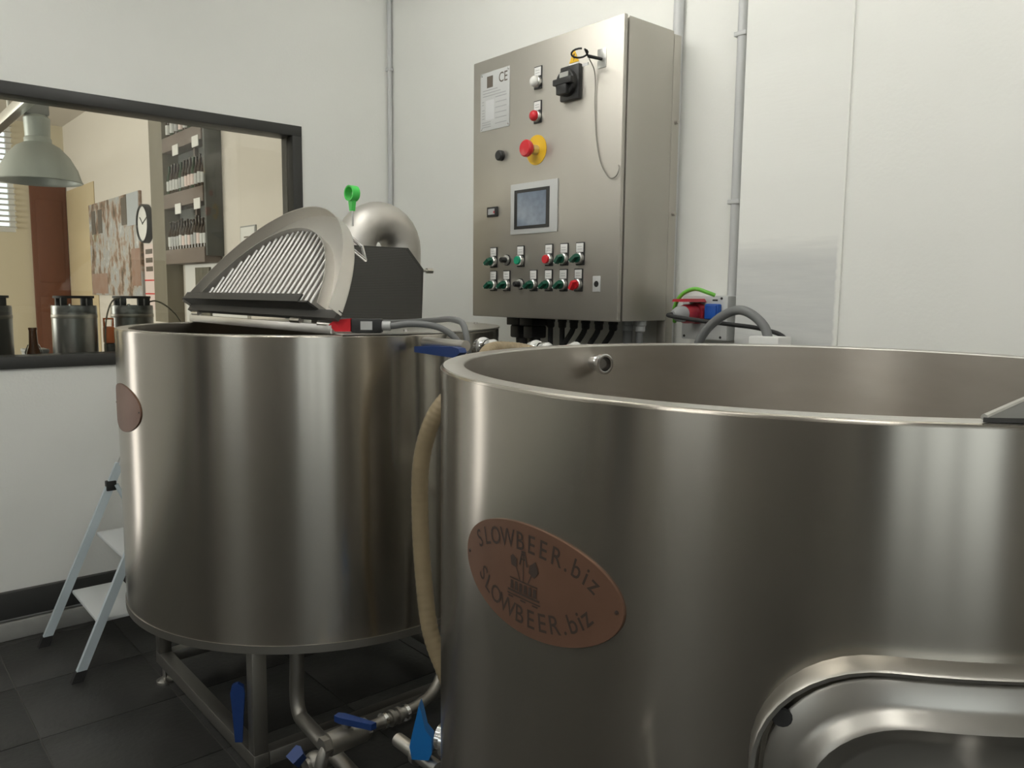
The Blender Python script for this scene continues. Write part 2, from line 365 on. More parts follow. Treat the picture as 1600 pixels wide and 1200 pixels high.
def plaque(root, name, th0, zc, a=.166, b=.0795):
    m = MB(); n = 64; rows = []
    for k in range(0, 9):
        rr = k/8; rows.append([cylmap(a*rr*cos(2*pi*i/n), zc + b*rr*sin(2*pi*i/n), .0035, th0) for i in range(n)])
    rows.append([cylmap(a*1.004*cos(2*pi*i/n), zc + b*1.006*sin(2*pi*i/n), .0025, th0) for i in range(n)])
    rows.append([cylmap(a*1.004*cos(2*pi*i/n), zc + b*1.006*sin(2*pi*i/n), -.001, th0) for i in range(n)])
    m.grid(rows[1:], True); V = None
    c = m.bm.verts.new(cylmap(0, zc, .0035, th0)); m.bm.verts.ensure_lookup_table()
    first = [v for v in m.bm.verts[:n]]
    for i in range(n): m.bm.faces.new((c, first[i], first[(i+1) % n]))
    p = build(name, m, 'copper', root, False)
    for u in (-.156, .156): build('screw', MB().lathe([(0, .0015), (.0025, .001), (.003, 0)], (0, 0, 0), 12, Matrix.Translation(cylmap(u, zc, .0035, th0)) @ zrot(cylmap(1e-9 + u, 0, 0, th0).normalized())), 'engraving', p)
    return p
pl1 = plaque(T1, 'plaque', -91.4, 1.203)
pl1['label'] = 'brown oval plaque reading SLOWBEER.biz'
plaque(T2, 'plaque', -92.5, 1.21)
def glyph(ch, size=1.0):
    cu = bpy.data.curves.new('t', 'FONT'); cu.body = ch; cu.size = size; cu.align_x = 'CENTER'; cu.resolution_u = 3; cu.offset = .006*size
    o = bpy.data.objects.new('t', cu); C.objects.link(o); bpy.context.view_layer.update()
    ev = o.evaluated_get(bpy.context.evaluated_depsgraph_get()); me = ev.to_mesh()
    vs_ = [v.co.copy() for v in me.vertices]; fs_ = [tuple(p.vertices) for p in me.polygons]
    ev.to_mesh_clear(); bpy.data.objects.remove(o); bpy.data.curves.remove(cu)
    return vs_, fs_
def put_text(m, glyphs, place):          # place(k, x, y) -> Vector
    for k, (V, Fc) in enumerate(glyphs):
        vv = [m.bm.verts.new(place(k, v.x, v.y)) for v in V]
        for f in Fc:
            try: m.bm.faces.new([vv[i] for i in f])
            except ValueError: pass
TXT = 'SLOWBEER.biz'
def arc_text(top):
    gl = [glyph(ch) for ch in TXT]
    wd = {'S': .70, 'L': .58, 'O': .80, 'W': .97, 'B': .70, 'E': .68, 'R': .72, '.': .36, 'b': .60, 'i': .30, 'z': .52}
    ws = [wd[ch] for ch in TXT]; tot = sum(ws); m = MB(); size = .0365
    a, b = (.128, .0415) if top else (.130, .0655)
    # positions along the ellipse by arc length
    span = (pi*.82) if top else (pi*.80)
    N = 400; ang = [(pi/2 + span/2 - span*i/N) if top else (-pi/2 - span/2 + span*i/N) for i in range(N + 1)]
    L = [0]
    for i in range(N):
        p, q = ang[i], ang[i+1]; L.append(L[-1] + math.hypot(a*(cos(q) - cos(p)), b*(sin(q) - sin(p))))
    pos = []; acc = 0
    for wi in ws:
        s_ = (acc + wi/2)/tot*L[-1]; acc += wi
        i = min(range(N + 1), key=lambda j: abs(L[j] - s_)); t = ang[i]
        tan = Vector((-a*sin(t), b*cos(t))); tan = -tan if top else tan
        pos.append((a*cos(t), b*sin(t), math.atan2(tan.y, tan.x)*.92))
    sx = L[-1]/tot*.98
    def place(k, x, y):
        px, py, r = pos[k]; x *= sx*1.02; y = y*size*1.02
        return cylmap(px + x*cos(r) - y*sin(r), 1.203 + py + x*sin(r) + y*cos(r), .0040)
    put_text(m, gl, place)
    return m
build('lettering', arc_text(True), 'engraving', pl1)
build('lettering', arc_text(False), 'engraving', pl1)
def emblem():
    m = MB()
    def face(pts): m.bm.faces.new([m.bm.verts.new(cylmap(x*.00115 - .006, 1.203 + y*.00100, .0042)) for x, y in pts])
    def poly(pts):
        if len(pts) == 4 and abs(pts[1][0] - pts[0][0]) > 20:
            (xa, ya), (xb, yb), yc = pts[0], pts[1], pts[2][1]
            for k in range(8):
                p, q = xa + (xb - xa)*k/8, xa + (xb - xa)*(k + 1)/8; face([(p, ya), (q, ya), (q, yc), (p, yc)])
        else: face(pts)
    def bar(x0, y0, x1, y1, w_):
        d = Vector((x1 - x0, y1 - y0)).normalized(); n = Vector((-d.y, d.x))*w_/2
        poly([(x0 + n.x, y0 + n.y), (x1 + n.x, y1 + n.y), (x1 - n.x, y1 - n.y), (x0 - n.x, y0 - n.y)])
    poly([(-30, -24), (30, -24), (30, -21), (-30, -21)]); poly([(-31, -29), (31, -29), (31, -27), (-31, -27)]); poly([(-26, -5), (26, -5), (26, -3), (-26, -3)])
    for k in range(6):
        x = -25 + k*8.6; poly([(x, -20), (x + 6.5, -20), (x + 6.0, -7), (x + 1, -7)])
    for x in (-24, 0, 22): poly([(x - 5, -33), (x + 5, -33), (x + 5, -30.5), (x - 5, -30.5)])
    bar(-6, -3, -15, 18, 1.6); bar(0, -3, 0, 22, 1.6); bar(9, -3, 16, 12, 1.6)
    poly([(-23, 15), (-13, 13), (-12, 26), (-20, 31), (-25, 27)]); poly([(10, 13), (20, 8), (28, 18), (22, 32), (12, 24)])
    bar(-7, 20, -2, 40, 2.6); bar(7, 20, 2, 40, 2.6); bar(-4.5, 29, 4.5, 29, 2.2); bar(-3, 36, 3, 36, 2.2); bar(0, 22, 0, 40, 1.6); bar(-4, 40, 4, 40, 2)
    return m
build('emblem', emblem(), 'engraving', pl1)
# manway door on the tank with the lettered plaque
def rr_loop(hw, hh, r, n=10):
    pts = []
    for cx_, cy_, a0 in ((hw - r, hh - r, 0), (-hw + r, hh - r, pi/2), (-hw + r, -hh + r, pi), (hw - r, -hh + r, 3*pi/2)):
        for k in range(n + 1):
            a_ = a0 + pi/2*k/n; pts.append((cx_ + r*cos(a_), cy_ + r*sin(a_)))
    out = []                              # subdivide the long straights so they follow the curve
    for i, p in enumerate(pts):
        q = pts[(i+1) % len(pts)]; L_ = math.hypot(q[0] - p[0], q[1] - p[1]); k = max(1, int(L_/.03))
        for j in range(k): out.append((p[0] + (q[0] - p[0])*j/k, p[1] + (q[1] - p[1])*j/k))
    return out
HW, HH, DTH, DZ = .245, .205, -44.5, 1.002
def rings(prof):
    n = None; rows = []
    base = rr_loop(HW, HH, .135)
    for d, h in prof:
        sx, sy = (HW - d)/HW, (HH - d)/HH
        rows.append([cylmap(x*sx, DZ + y*sy, h, DTH) for x, y in base])
    return rows
mw = build('manway_collar', (lambda m: (m.grid(rings([(-.003, -.002), (-.001, .004), (.001, .028), (.003, .031), (.007, .030), (.009, .002)]), True), m)[1])(MB()), 'rim_steel', T1, False)
def door_mesh():
    m = MB(); V = m.grid(rings([(.015, .002), (.015, .016), (.018, .0185), (.040, .021), (.048, .025), (.055, .033), (.061, .036), (.067, .034), (.076, .025), (.084, .022)]), True)
    sx, sy = (HW - .084)/HW, (HH - .084)/HH; base = rr_loop(HW, HH, .135)
    rows = [V[-1]]
    for k in (.75, .5, .25):
        rows.append([m.bm.verts.new(cylmap(x*sx*k, DZ + y*sy*k, .022, DTH)) for x, y in base])
    for a, b in zip(rows, rows[1:]):
        n = len(a)
        for k in range(n): m.bm.faces.new((a[k], a[(k+1) % n], b[(k+1) % n], b[k]))
    c = m.bm.verts.new(cylmap(0, DZ, .022, DTH)); a = rows[-1]
    for k in range(len(a)): m.bm.faces.new((a[k], a[(k+1) % len(a)], c))
    return m
md = build('manway_door', door_mesh(), 'steel', T1, False)
def on_tank(u, v, h, th): return cylmap(u, v, h, th)
p_ = cylmap(-.2125, 1.130, .0185, DTH); build('notch', MB().lathe([(0, .003), (.010, .003), (.012, 0)], (0, 0, 0), 14, Matrix.Translation(p_) @ zrot(Vector((p_.x, p_.y, 0)))), 'black_rubber', md)
p_ = cylmap(0, DZ, .022, DTH); build('door_handle', MB().tube([p_ + Vector((0, 0, .06)), p_ + Vector((p_.x, p_.y, 0)).normalized()*.05 + Vector((0, 0, .06)), p_ + Vector((p_.x, p_.y, 0)).normalized()*.05 - Vector((0, 0, .06)), p_ - Vector((0, 0, .06))], .009), 'chrome', md)
# sampling rod with ball end in front of the plaque tank
a_ = cylmap(0, .86, .045, -74.0); b_ = cylmap(0, 1.020, .075, -77.3)
build('lever_rod', MB().tube([cylmap(0, .86, -.005, -74.0), a_, b_], .0055, 10).sphere(b_, .0095), 'chrome', T1, False)
# nozzle inside the open tank
n0 = C1 + Vector((-.632, .093, 0)); nd = -Vector((-.632, .093, 0)).normalized()
wall_pt = Vector((-nd.x*RI, -nd.y*RI, 1.424)); M_ = Matrix.Translation(wall_pt) @ zrot(nd)
build('inlet_nozzle', MB().lathe([(.020, -.004), (.020, .022), (.017, .026), (.020, .030), (.0265, .034), (.0265, .046), (.023, .047), (.0185, .046), (.0165, .03), (.0165, -.02)], (0, 0, 0), 28, M_), 'chrome', T1, False)
# part cover over the far side of the open tank
def seg_poly(R, cut, n=40, side=1):       # circle segment with x > cut
    a0 = math.acos(cut/R); return [(R*cos(t), R*sin(t)) for t in [(-a0 + 2*a0*i/n) for i in range(n + 1)]]
sp = seg_poly(RT - .006, .414)
RZ = Matrix.Rotation(radians(6.8), 3, 'Z')
def cov(z): return lambda x, y: RZ @ Vector((x, y, z))
build('cover_plate', MB().prism(sp, cov(ZR + .001), cov(ZR + .006)), 'guard_dark', T1, False)
build('cover_edge', MB().tube([cov(ZR + .006)(.414, -.553), cov(ZR + .006)(.414, .553)], .0035, 8), 'rim_steel', T1, False)

# --- lidded tank: fixed top plate, upstand, lid, vent pipe, guard, limit switch
HYL = 1.19 - C2.y                         # chord of the opening, tank local
def seg_y(R, cut, n=64):                  # circle segment with y > cut
    a0 = math.asin(cut/R); return [(R*cos(t), R*sin(t)) for t in [a0 + (pi - 2*a0)*i/n for i in range(n + 1)]]
build('top_plate', MB().prism(seg_y(RT + .004, HYL), lambda x, y: (x, y, ZR + .0015), lambda x, y: (x, y, ZR + .0065)), 'rim_steel', T2, False)
build('upstand', MB().box((-.645, HYL - .012, ZR + .0015), (.600, HYL, ZR + .031), .003), 'bar_steel', T2, False)
for x, y in ((.55, .30), (.20, .62), (-.25, .60), (.62, 0)): build('bolt', MB().lathe([(0, .006), (.007, .006), (.008, 0)], (x, y, ZR + .0065), 6), 'steel', T2, False)
LA = radians(55); HZ = 1.530; LR = .69
Tv, Nv = Vector((0, cos(LA), sin(LA))), Vector((0, -sin(LA), cos(LA)))
def lid(x, t, h): return Vector((x, HYL, HZ)) + Tv*t + Nv*h
ch = sqrt(LR*LR - HYL*HYL)
def arc(R, n=56, low=0.0, xs=0):          # arc of the lid above the chord, (x, t)
    a0 = math.asin((-HYL + low)/R); return [(xs + R*cos(t), R*sin(t) + HYL) for t in [a0 + (pi - 2*a0)*i/n for i in range(n + 1)]]
out_ = arc(LR); RIN = .600; inn = arc(RIN, xs=-.0, low=.018)
lo = MB(); ring_o = [lo.bm.verts.new(lid(x, t, 0)) for x, t in out_]; ring_i = [lo.bm.verts.new(lid(x, t, 0)) for x, t in inn]
ring_o2 = [lo.bm.verts.new(lid(x, t, -.003)) for x, t in out_]; ring_i2 = [lo.bm.verts.new(lid(x, t, -.003)) for x, t in inn]
for a, b in ((ring_o, ring_i), (ring_i, ring_i2), (ring_i2, ring_o2), (ring_o2, ring_o)):
    for k in range(len(a) - 1): lo.bm.faces.new((a[k], a[k+1], b[k+1], b[k]))
for e in (0, -1): lo.bm.faces.new((ring_o[e], ring_i[e], ring_i2[e], ring_o2[e]))
LID = build('lid', lo, 'satin', T2, False); LID['label'] = 'raised half round lid with steel bars'
def wall_arc(R, h0, h1, th, low=0.0):
    m = MB(); A, B = arc(R, low=low), arc(R - th, low=low)
    m.grid([[lid(x, t, h0) for x, t in A], [lid(x, t, h1) for x, t in A], [lid(x, t, h1) for x, t in B], [lid(x, t, h0) for x, t in B]]); return m
build('outer_lip', wall_arc(LR, -.003, .048, .003), 'satin', LID, False)
build('inner_lip', wall_arc(RIN, -.02, .040, .003, .018), 'satin', LID, False)
build('pan_back', MB().prism([(x, t) for x, t in arc(RIN - .002, low=.018)], lambda x, t: lid(x, t, -.020), lambda x, t: lid(x, t, -.023)), 'steel_dull_shaded', LID, False)
NB = 25
for k in range(NB):
    x = -.530 + .97*k/(NB - 1); top = sqrt(max(0, (RIN - .004)**2 - x*x)) + HYL
    if top < .05: continue
    build('grille_bar', MB().tube([lid(x, .022, .018), lid(x, top, .018)], .0052, 8), 'bar_steel', LID, False)
build('chord_channel', MB().prism([(-.05, 0), (-.05, .003), (.055, .003), (.055, -.003), (-.047, -.003), (-.047, -.0)], lambda h, t: lid(-.645, t + .012, h), lambda h, t: lid(.50, t + .012, h)).prism([(.052, 0), (.058, 0), (.058, .03), (.052, .03)], lambda h, t: lid(-.62, t + .009, h), lambda h, t: lid(.44, t + .009, h)), 'guard_dark', LID, False)  # dark material stands in for shadow and dark reflections on the channel
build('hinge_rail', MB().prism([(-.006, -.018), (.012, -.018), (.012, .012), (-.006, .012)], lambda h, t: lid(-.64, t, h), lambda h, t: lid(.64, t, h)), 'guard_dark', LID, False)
for x in (-.57, .36): build('hinge_peg', MB().cyl((x - .035, HYL - .008, HZ - .022), (x + .035, HYL - .008, HZ - .022), .010, 12), 'steel', LID, False)
ax, at = LR*cos(radians(60)), LR*sin(radians(60)) + HYL
hA, hB = lid(.335, .335, -.003), lid(.415, .275, -.003)
build('lid_handle', MB().tube([hA, hA - Nv*.075, hB - Nv*.075, hB], .0065, 10), 'chrome', LID, False)
# motor guard with perforated face
gx0, gx1 = -.185, -.130; g = [(.07, ZR + .0065), (.575, ZR + .0065), (.585, 1.705), (.505, 1.795), (.07, 1.795)]
GD = build('drive_guard', MB().prism(g, lambda y, z: (gx0, y, z), lambda y, z: (gx1, y, z)), 'guard_dark', T2, False)
hm = MB()
for j in range(50):
    z = ZR + .014 + j*.0068
    if z > 1.785: break
    ymax = .57 if z < 1.70 else .57 - (z - 1.70)*.9
    hm.box((gx1, .08, z), (gx1 + .0010, ymax, z + .0034))
lv = build('guard_ribs', hm, 'guard_rib', GD); lv['kind'] = 'stuff'
build('bolt', MB().cyl((-.15, .585, 1.70), (-.15, .64, 1.70), .006, 10).cyl((-.15, .615, 1.70), (-.15, .645, 1.70), .013, 6), 'steel', T2, False)
vx, vy0, vy1, vr, vz = -.285, .335, .570, .088, 1.795
ub = [(vx, vy1, ZR + .006), (vx, vy1, 1.62)] + [(vx, (vy0 + vy1)/2 + (vy1 - vy0)/2*cos(pi*k/14), vz + (vy1 - vy0)/2*sin(pi*k/14)) for k in range(15)] + [(vx, vy0, 1.62), (vx, vy0, ZR + .006)]
build('vent_pipe', MB().tube(ub, vr, 36), 'satin', T2, False)
for y in (vy0, vy1): build('pipe_flange', MB().lathe([(vr, .0065), (vr + .016, .0065), (vr + .016, .014), (vr, .016)], (vx, y, ZR), 36), 'steel', T2, False)
# green spring clip hooked on the lid handle
gc = lid(.255, .385, 0) - Nv*.02
MS_ = Matrix.Translation((.592, -.236, ZR + .0065)) @ Matrix.Rotation(math.atan2(.76, .65), 4, 'Z')
sw = build('limit_switch', MB().box((.048, -.018, .001), (.142, .018, .044), .004, MS_), 'black', T2, False); sw['label'] = 'black limit switch with red actuator'
build('actuator', MB().prism([(0, -.020), (.047, -.020), (.047, .020), (0, .016), (-.020, 0)], lambda x, z: MS_ @ Vector((x, -.020, .024 + z)), lambda x, z: MS_ @ Vector((x, .016, .024 + z))), 'red_button', sw)
build('switch_plate', MB().box((.078, -.0205, .010), (.114, -.018, .036), 0, MS_), 'light_grey', sw)
build('plunger_rod', MB().cyl(MS_ @ Vector((-.06, -.0, .027)), MS_ @ Vector((-.02, 0, .025)), .005, 8), 'steel', sw)
build('cable_gland', MB().cyl(MS_ @ Vector((.142, 0, .022)), MS_ @ Vector((.168, 0, .022)), .0145, 12), 'light_grey', sw)
# ------------------------------------------------------------------ cables on and around the lidded tank
def cable(name, label, pts, r, m, cat='cable', sm=8, n=10): return tag(build(name, MB().tube(pts, r, n, True, sm), m), label, cat)
build('cable', MB().tube([(-2.120, 1.331, 1.498), (-2.075, 1.385, 1.506), (-2.035, 1.455, 1.494), (-2.005, 1.50, 1.455), (-1.99, 1.515, 1.40), (-1.985, 1.52, 1.2), (-1.985, 1.52, .95)], .0105, 10, True, 8), 'cable_grey', sw).matrix_parent_inverse = Matrix.Translation(-C2)
build('motor_cable', MB().tube([(-2.93, 1.60, 1.488), (-2.60, 1.62, 1.489), (-2.35, 1.63, 1.503), (-2.18, 1.62, 1.512), (-2.09, 1.60, 1.475), (-2.07, 1.60, 1.30), (-2.07, 1.60, 1.0)], .0105, 10, True, 8), 'cable_grey', T2)
# green clip
gl0 = C2 + lid(.315, .385, -.012) + Vector((.0, .0, .032))
GC = thing('spring_clip', 'bright green ring clip upright above the raised lid', 'clip', gl0)
ringc = Vector((0, 0, .072)); axd = Vector((.10, -.99, 0)).normalized(); Mr = Matrix.Translation(ringc) @ zrot(axd)
build('ring', MB().lathe([(.0225, -.015), (.027, -.015), (.027, .015), (.0225, .015)], (0, 0, 0), 26, Mr @ Matrix.Scale(1, 4), closed=True), 'green_clip', GC, False)
build('grip', MB().prism([(-.013, .052), (.013, .052), (.006, .012), (-.006, .012)], lambda u, z: axd.cross(Vector((0, 0, 1)))*u + axd*-.008 + Vector((0, 0, z)), lambda u, z: axd.cross(Vector((0, 0, 1)))*u + axd*.008 + Vector((0, 0, z))), 'green_clip', GC, False)
build('hook', MB().tube([(0, 0, .016), (.004, -.002, .0), (.004, -.002, -.040)], .004, 8), 'tin', GC, False)

# ------------------------------------------------------------------ control cabinet
BX0, BX1, BY, BZ, BH = -2.891, -2.010, 2.252, 1.500, 1.110
CB = thing('control_cabinet', 'stainless steel control cabinet with buttons, selector knobs and touch screen', 'control cabinet', ((BX0 + BX1)/2, 2.4, 0))
build('body', MB().box((BX0 + .004, BY + .030, BZ + .002), (BX1 - .001, BY + .288, BZ + BH - .002), .004), 'cabinet_steel', CB)
build('gasket', MB().box((BX0 + .012, BY + .020, BZ + .012), (BX1 - .012, BY + .0305, BZ + BH - .012)), 'black_rubber', CB)
CD = build('door', MB().box((BX0, BY, BZ), (BX1, BY + .021, BZ + BH), .005), 'cabinet_steel', CB)
for x in (BX0 + .004, BX1 - .046): build('post', MB().box((x, BY + .288, 0), (x + .045, BY + .333, BZ + BH - .012), .003), 'cabinet_steel', CB)
build('cross_rail', MB().box((BX0 + .05, BY + .292, .30), (BX1 - .047, BY + .33, .34)), 'cabinet_steel', CB)
for z in (2.27, 1.92): build('bolt', MB().cyl((BX1 - .001, BY + .31, z), (BX1 + .014, BY + .31, z), .008, 8), 'steel', CB)
# nameplate
NP = build('nameplate', MB().box((-2.837, BY - .0025, 2.308), (-2.642, BY, 2.553), .0008), 'light_grey', CD); NP['label'] = 'grey rating plate with CE mark'
for x in (-2.828, -2.651):
    for z in (2.318, 2.543): build('rivet', MB().lathe([(0, .003), (.004, .002), (.005, 0)], (0, 0, 0), 10, Matrix.Translation((x, BY - .0025, z)) @ zrot((0, -1, 0))), 'chrome', NP)
ym = BY - .0028
pm = MB().box((-2.792, ym, 2.487), (-2.752, BY - .002, 2.535)); build('logo_square', pm, 'print_dark', NP)
def flat_text(txt, x, z, size, y, sx=1):
    m = MB(); put_text(m, [glyph(txt, size)], lambda k, a, b: Vector((x + a*sx, y, z + b))); return m
build('ce_mark', flat_text('CE', -2.683, 2.497, .058, BY - .0032, .85), 'print_dark', NP)
ln = MB()
for k, (xa, xb, z) in enumerate([(-2.82, -2.72, 2.476), (-2.82, -2.70, 2.464), (-2.82, -2.665, 2.452)] + [(-2.825, -2.812, 2.43 - .012*i) for i in (0, 1)] + [(-2.825, -2.808, 2.395 - .012*i) for i in (0, 1, 2, 3)] + [(-2.825, -2.765, 2.342 - .010*i) for i in (0, 1, 2)] + [(-2.735, -2.66, 2.44 - .022*i) for i in range(6)]):
    ln.box((xa, ym, z), (xb, BY - .002, z + .003))
o = build('print_lines', ln, 'grey_plastic', NP); o['kind'] = 'stuff'
build('blank_field', MB().box((-2.80, ym, 2.352), (-2.742, BY - .002, 2.435)), 'conduit_grey', NP)
YM = Matrix.Rotation(radians(90), 4, 'X')     # +Z -> -Y
def front(x, z, y=BY): return Matrix.Translation((x, y, z)) @ YM
def holder(x, z, nm):
    h = build(nm, MB().box((x - .023, BY - .004, z - .027), (x + .023, BY, z + .062), .0015), 'black', CD)
    lb = build('label_tag', MB().box((x - .019, BY - .006, z + .024), (x + .019, BY - .004, z + .058), .0006), 'white_plastic', h)
    t = MB()
    for k in range(2): t.box((x - .012, BY - .0064, z + .044 - .010*k), (x + .012, BY - .0059, z + .046 - .010*k))
    build('print_lines', t, 'grey_plastic', h)['kind'] = 'stuff'
    build('collar', MB().lathe([(.0225, .004), (.0225, .016), (.019, .019), (.0, .019)], (0, 0, 0), 24, front(x, z)), 'tin', h)
    return h
def selector(x, z, m='green_knob', tilt=35):
    h = holder(x, z, 'selector_switch'); a = radians(tilt)
    build('knob', MB().lathe([(.0175, .019), (.0175, .026), (0, .026)], (0, 0, 0), 20, front(x, z)), m, h)
    Mk = front(x, z) @ Matrix.Rotation(a, 4, 'Z')
    build('grip', MB().prism([(-.023, .024), (.018, .024), (.012, .046), (-.020, .046)], lambda u, v: Mk @ Vector((u, -.0065, v)), lambda u, v: Mk @ Vector((u, .0065, v))), m, h)
    build('pointer', MB().box((-.0236, -.003, .030), (-.021, .003, .0462), 0, Mk), 'white_plastic', h)
def push(x, z, m, dome=False, nm='push_button'):
    h = holder(x, z, nm)
    pr = [(.0175, .019), (.0175, .026), (.016, .028), (0, .028)] if not dome else [(.021, .019), (.021, .027), (.017, .034), (.009, .038), (0, .039)]
    build('button_cap', MB().lathe(pr, (0, 0, 0), 24, front(x, z)), m, h)
def pot(x, z):
    h = build('potentiometer', MB().lathe([(0, .001), (.021, .001), (.021, .010), (.017, .012), (0, .012)], (0, 0, 0), 22, front(x, z)), 'tin', CD)
    build('knob', MB().lathe([(.012, .012), (.011, .036), (.009, .039), (0, .039)], (0, 0, 0), 18, front(x, z)), 'black', h)
    build('base', MB().lathe([(.0212, .0), (.0235, .0), (.0235, .006), (.0212, .006)], (0, 0, 0), 22, front(x, z), closed=True), 'black', h)
R1, R2 = 1.742, 1.640
dx = .014
selector(-2.752 + dx, R1); pot(-2.662 + dx, R1 + .004); push(-2.572 + dx, R1, 'green_button'); push(-2.398 + dx, R1, 'red_button'); selector(-2.310 + dx, R1, 'green_knob', 50); selector(-2.222 + dx, R1)
selector(-2.752 + dx, R2); selector(-2.662 + dx, R2); pot(-2.572 + dx, R2 + .003); selector(-2.490 + dx, R2); selector(-2.398 + dx, R2); selector(-2.312 + dx, R2); selector(-2.228 + dx, R2, 'red_button', 60)
push(-2.478 + dx, 2.452, 'lens_white', True, 'indicator_lamp'); push(-2.478 + dx, 2.318, 'red_button', True, 'indicator_lamp')
# emergency stop
ES = build('emergency_stop', MB().lathe([(0, .0), (.060, .0), (.060, .002), (0, .0022)], (0, 0, 0), 40, front(-2.470, 2.186)), 'yellow', CD); ES['label'] = 'red mushroom emergency stop on yellow disc'
build('stem', MB().lathe([(.020, .002), (.020, .030), (.015, .032), (.015, .045)], (0, 0, 0), 20, front(-2.470, 2.186)), 'tin', ES)
build('mushroom_head', MB().lathe([(.014, .040), (.031, .045), (.034, .052), (.034, .062), (.029, .068), (.012, .071), (0, .071)], (0, 0, 0), 28, front(-2.470, 2.186)), 'red_button', ES)
bk = build('cover_plug', MB().lathe([(.022, 0), (.022, .018), (.018, .022), (0, .022)], (0, 0, 0), 22, front(-2.692, 2.190)), 'black', CD)
dsp = build('counter_display', MB().box((-2.782, BY - .008, 1.935), (-2.712, BY, 1.978), .002), 'black', CD); build('display_window', MB().box((-2.772, BY - .0086, 1.945), (-2.728, BY - .0079, 1.970)), 'grey_plastic', dsp); build('display_digit', MB().box((-2.736, BY - .0088, 1.950), (-2.728, BY - .0085, 1.960)), 'red_plug', dsp)
# touch screen
SC = build('touch_screen', MB().box((-2.624, BY - .006, 1.851), (-2.338, BY, 2.060), .002), 'light_grey', CD); SC['label'] = 'grey framed touch screen'
build('screen_bezel', MB().box((-2.598, BY - .0072, 1.872), (-2.382, BY - .0055, 2.034)), 'black', SC)
build('display', MB().box((-2.578, BY - .0078, 1.885), (-2.402, BY - .0070, 2.021)), 'screen', SC)
# main switch
MS = build('main_switch', MB().box((-2.318, BY - .022, 2.345), (-2.215, BY, 2.475), .006), 'black', CD); MS['label'] = 'black rotary main switch'
build('rotary_dial', MB().lathe([(.050, .020), (.050, .040), (.045, .044), (0, .044)], (0, 0, 0), 30, front(-2.272, 2.408)), 'black', MS)
build('lever', MB().box((-2.318, BY - .062, 2.398), (-2.218, BY - .040, 2.422), .004), 'black', MS)
build('lever_web', MB().box((-2.300, BY - .060, 2.362), (-2.245, BY - .040, 2.40), .004), 'black', MS)
build('gap_plate', MB().box((-2.295, BY - .046, 2.428), (-2.248, BY - .0435, 2.446)), 'tin', MS)
WS = build('warning_sign', MB().prism([(-.026, -.020), (.026, -.020), (0, .030)], lambda x, z: (-2.262 + x, BY - .0015, 2.508 + z), lambda x, z: (-2.262 + x, BY, 2.508 + z)), 'yellow', CD); WS['label'] = 'yellow triangular hazard sticker with black lightning bolt'
build('warning_bolt', MB().prism([(-.002, .014), (.004, .014), (.001, .002), (.006, .002), (-.003, -.014), (0, -.002), (-.005, -.002)], lambda x, z: (-2.262 + x, BY - .0019, 2.506 + z), lambda x, z: (-2.262 + x, BY - .0015, 2.506 + z)), 'black', WS)
build('sticker_strip', MB().box((-2.288, BY - .0015, 2.476), (-2.236, BY, 2.486)), 'white_plastic', WS)
LK = build('lock_plate', MB().box((-2.138, BY - .003, 2.438), (-2.094, BY, 2.508), .001), 'tin', CD)
build('lock_pin', MB().cyl((-2.116, BY, 2.470), (-2.135, BY - .055, 2.474), .006, 10).tube([(-2.135 + .0*k, BY - .055, 2.474) if k == 0 else (-2.150 + .030*cos(2*pi*k/16 - .5), BY - .085 + .030*sin(2*pi*k/16 - .5), 2.482 + .008*cos(2*pi*k/16)) for k in range(17)], .0035, 8), 'black', LK)
build('key_tag', MB().box((-2.17, BY - .05, 2.445), (-2.14, BY - .047, 2.455), 0), 'paper', LK)
build('tether', MB().tube([(-2.135, BY - .05, 2.468), (-2.140, BY - .012, 2.42), (-2.142, BY - .006, 2.30), (-2.130, BY - .006, 2.18), (-2.105, BY - .006, 2.09), (-2.06, BY - .008, 2.035), (-2.025, BY - .010, 2.035), (-2.012, BY - .008, 2.06), (-2.018, BY - .004, 2.075)], .0022, 6, True, 8), 'steel_dull_shaded', CD)
LL = build('door_lock', MB().box((-2.137, BY - .004, 1.612), (-2.097, BY, 1.672), .0015), 'light_grey', CD); build('key_slot', MB().lathe([(0, .002), (.011, .002), (.012, 0)], (0, 0, 0), 16, front(-2.117, 1.642, BY - .004)), 'black', LL)
# glands and cables under the cabinet
for k, x in enumerate((-2.735, -2.645)):
    build('plug_connector', MB().box((x - .042, 2.36, 1.462), (x + .042, 2.47, 1.500), .003).box((x - .030, 2.37, 1.405), (x + .030, 2.46, 1.462), .008), 'black', CB)
    build('cable', MB().tube([(x, 2.415, 1.41), (x + .005, 2.415, 1.3), (x - .02, 2.42, 1.1), (x - .03, 2.42, .5)], .026, 12, True, 6), 'black_rubber', CB)
gx = [-2.548, -2.475, -2.405, -2.335, -2.259, -2.181, -2.103, -2.041]
for k, x in enumerate(gx):
    big = k >= 6; rg = .0205 if not big else .025
    build('cable_gland', MB().lathe([(.012, 0), (rg, 0), (rg, -.018), (rg*.86, -.022), (rg*.86, -.040), (.013, -.046)], (x, 2.42, 1.502), 12), 'grey_plastic' if big else 'black', CB)
    bend = 0 if k < 2 else .11 if k < 6 else .0
    build('cable', MB().tube([(x, 2.42, 1.47), (x - bend*.12, 2.42, 1.44), (x - bend*.5, 2.42, 1.39), (x - bend, 2.42, 1.32), (x - bend*1.3, 2.42, 1.15), (x - bend*1.4, 2.42, .5)], .0115 if not big else (.020 if k == 6 else .0135), 12, True, 6), 'cable_grey' if big else 'black_rubber', CB)

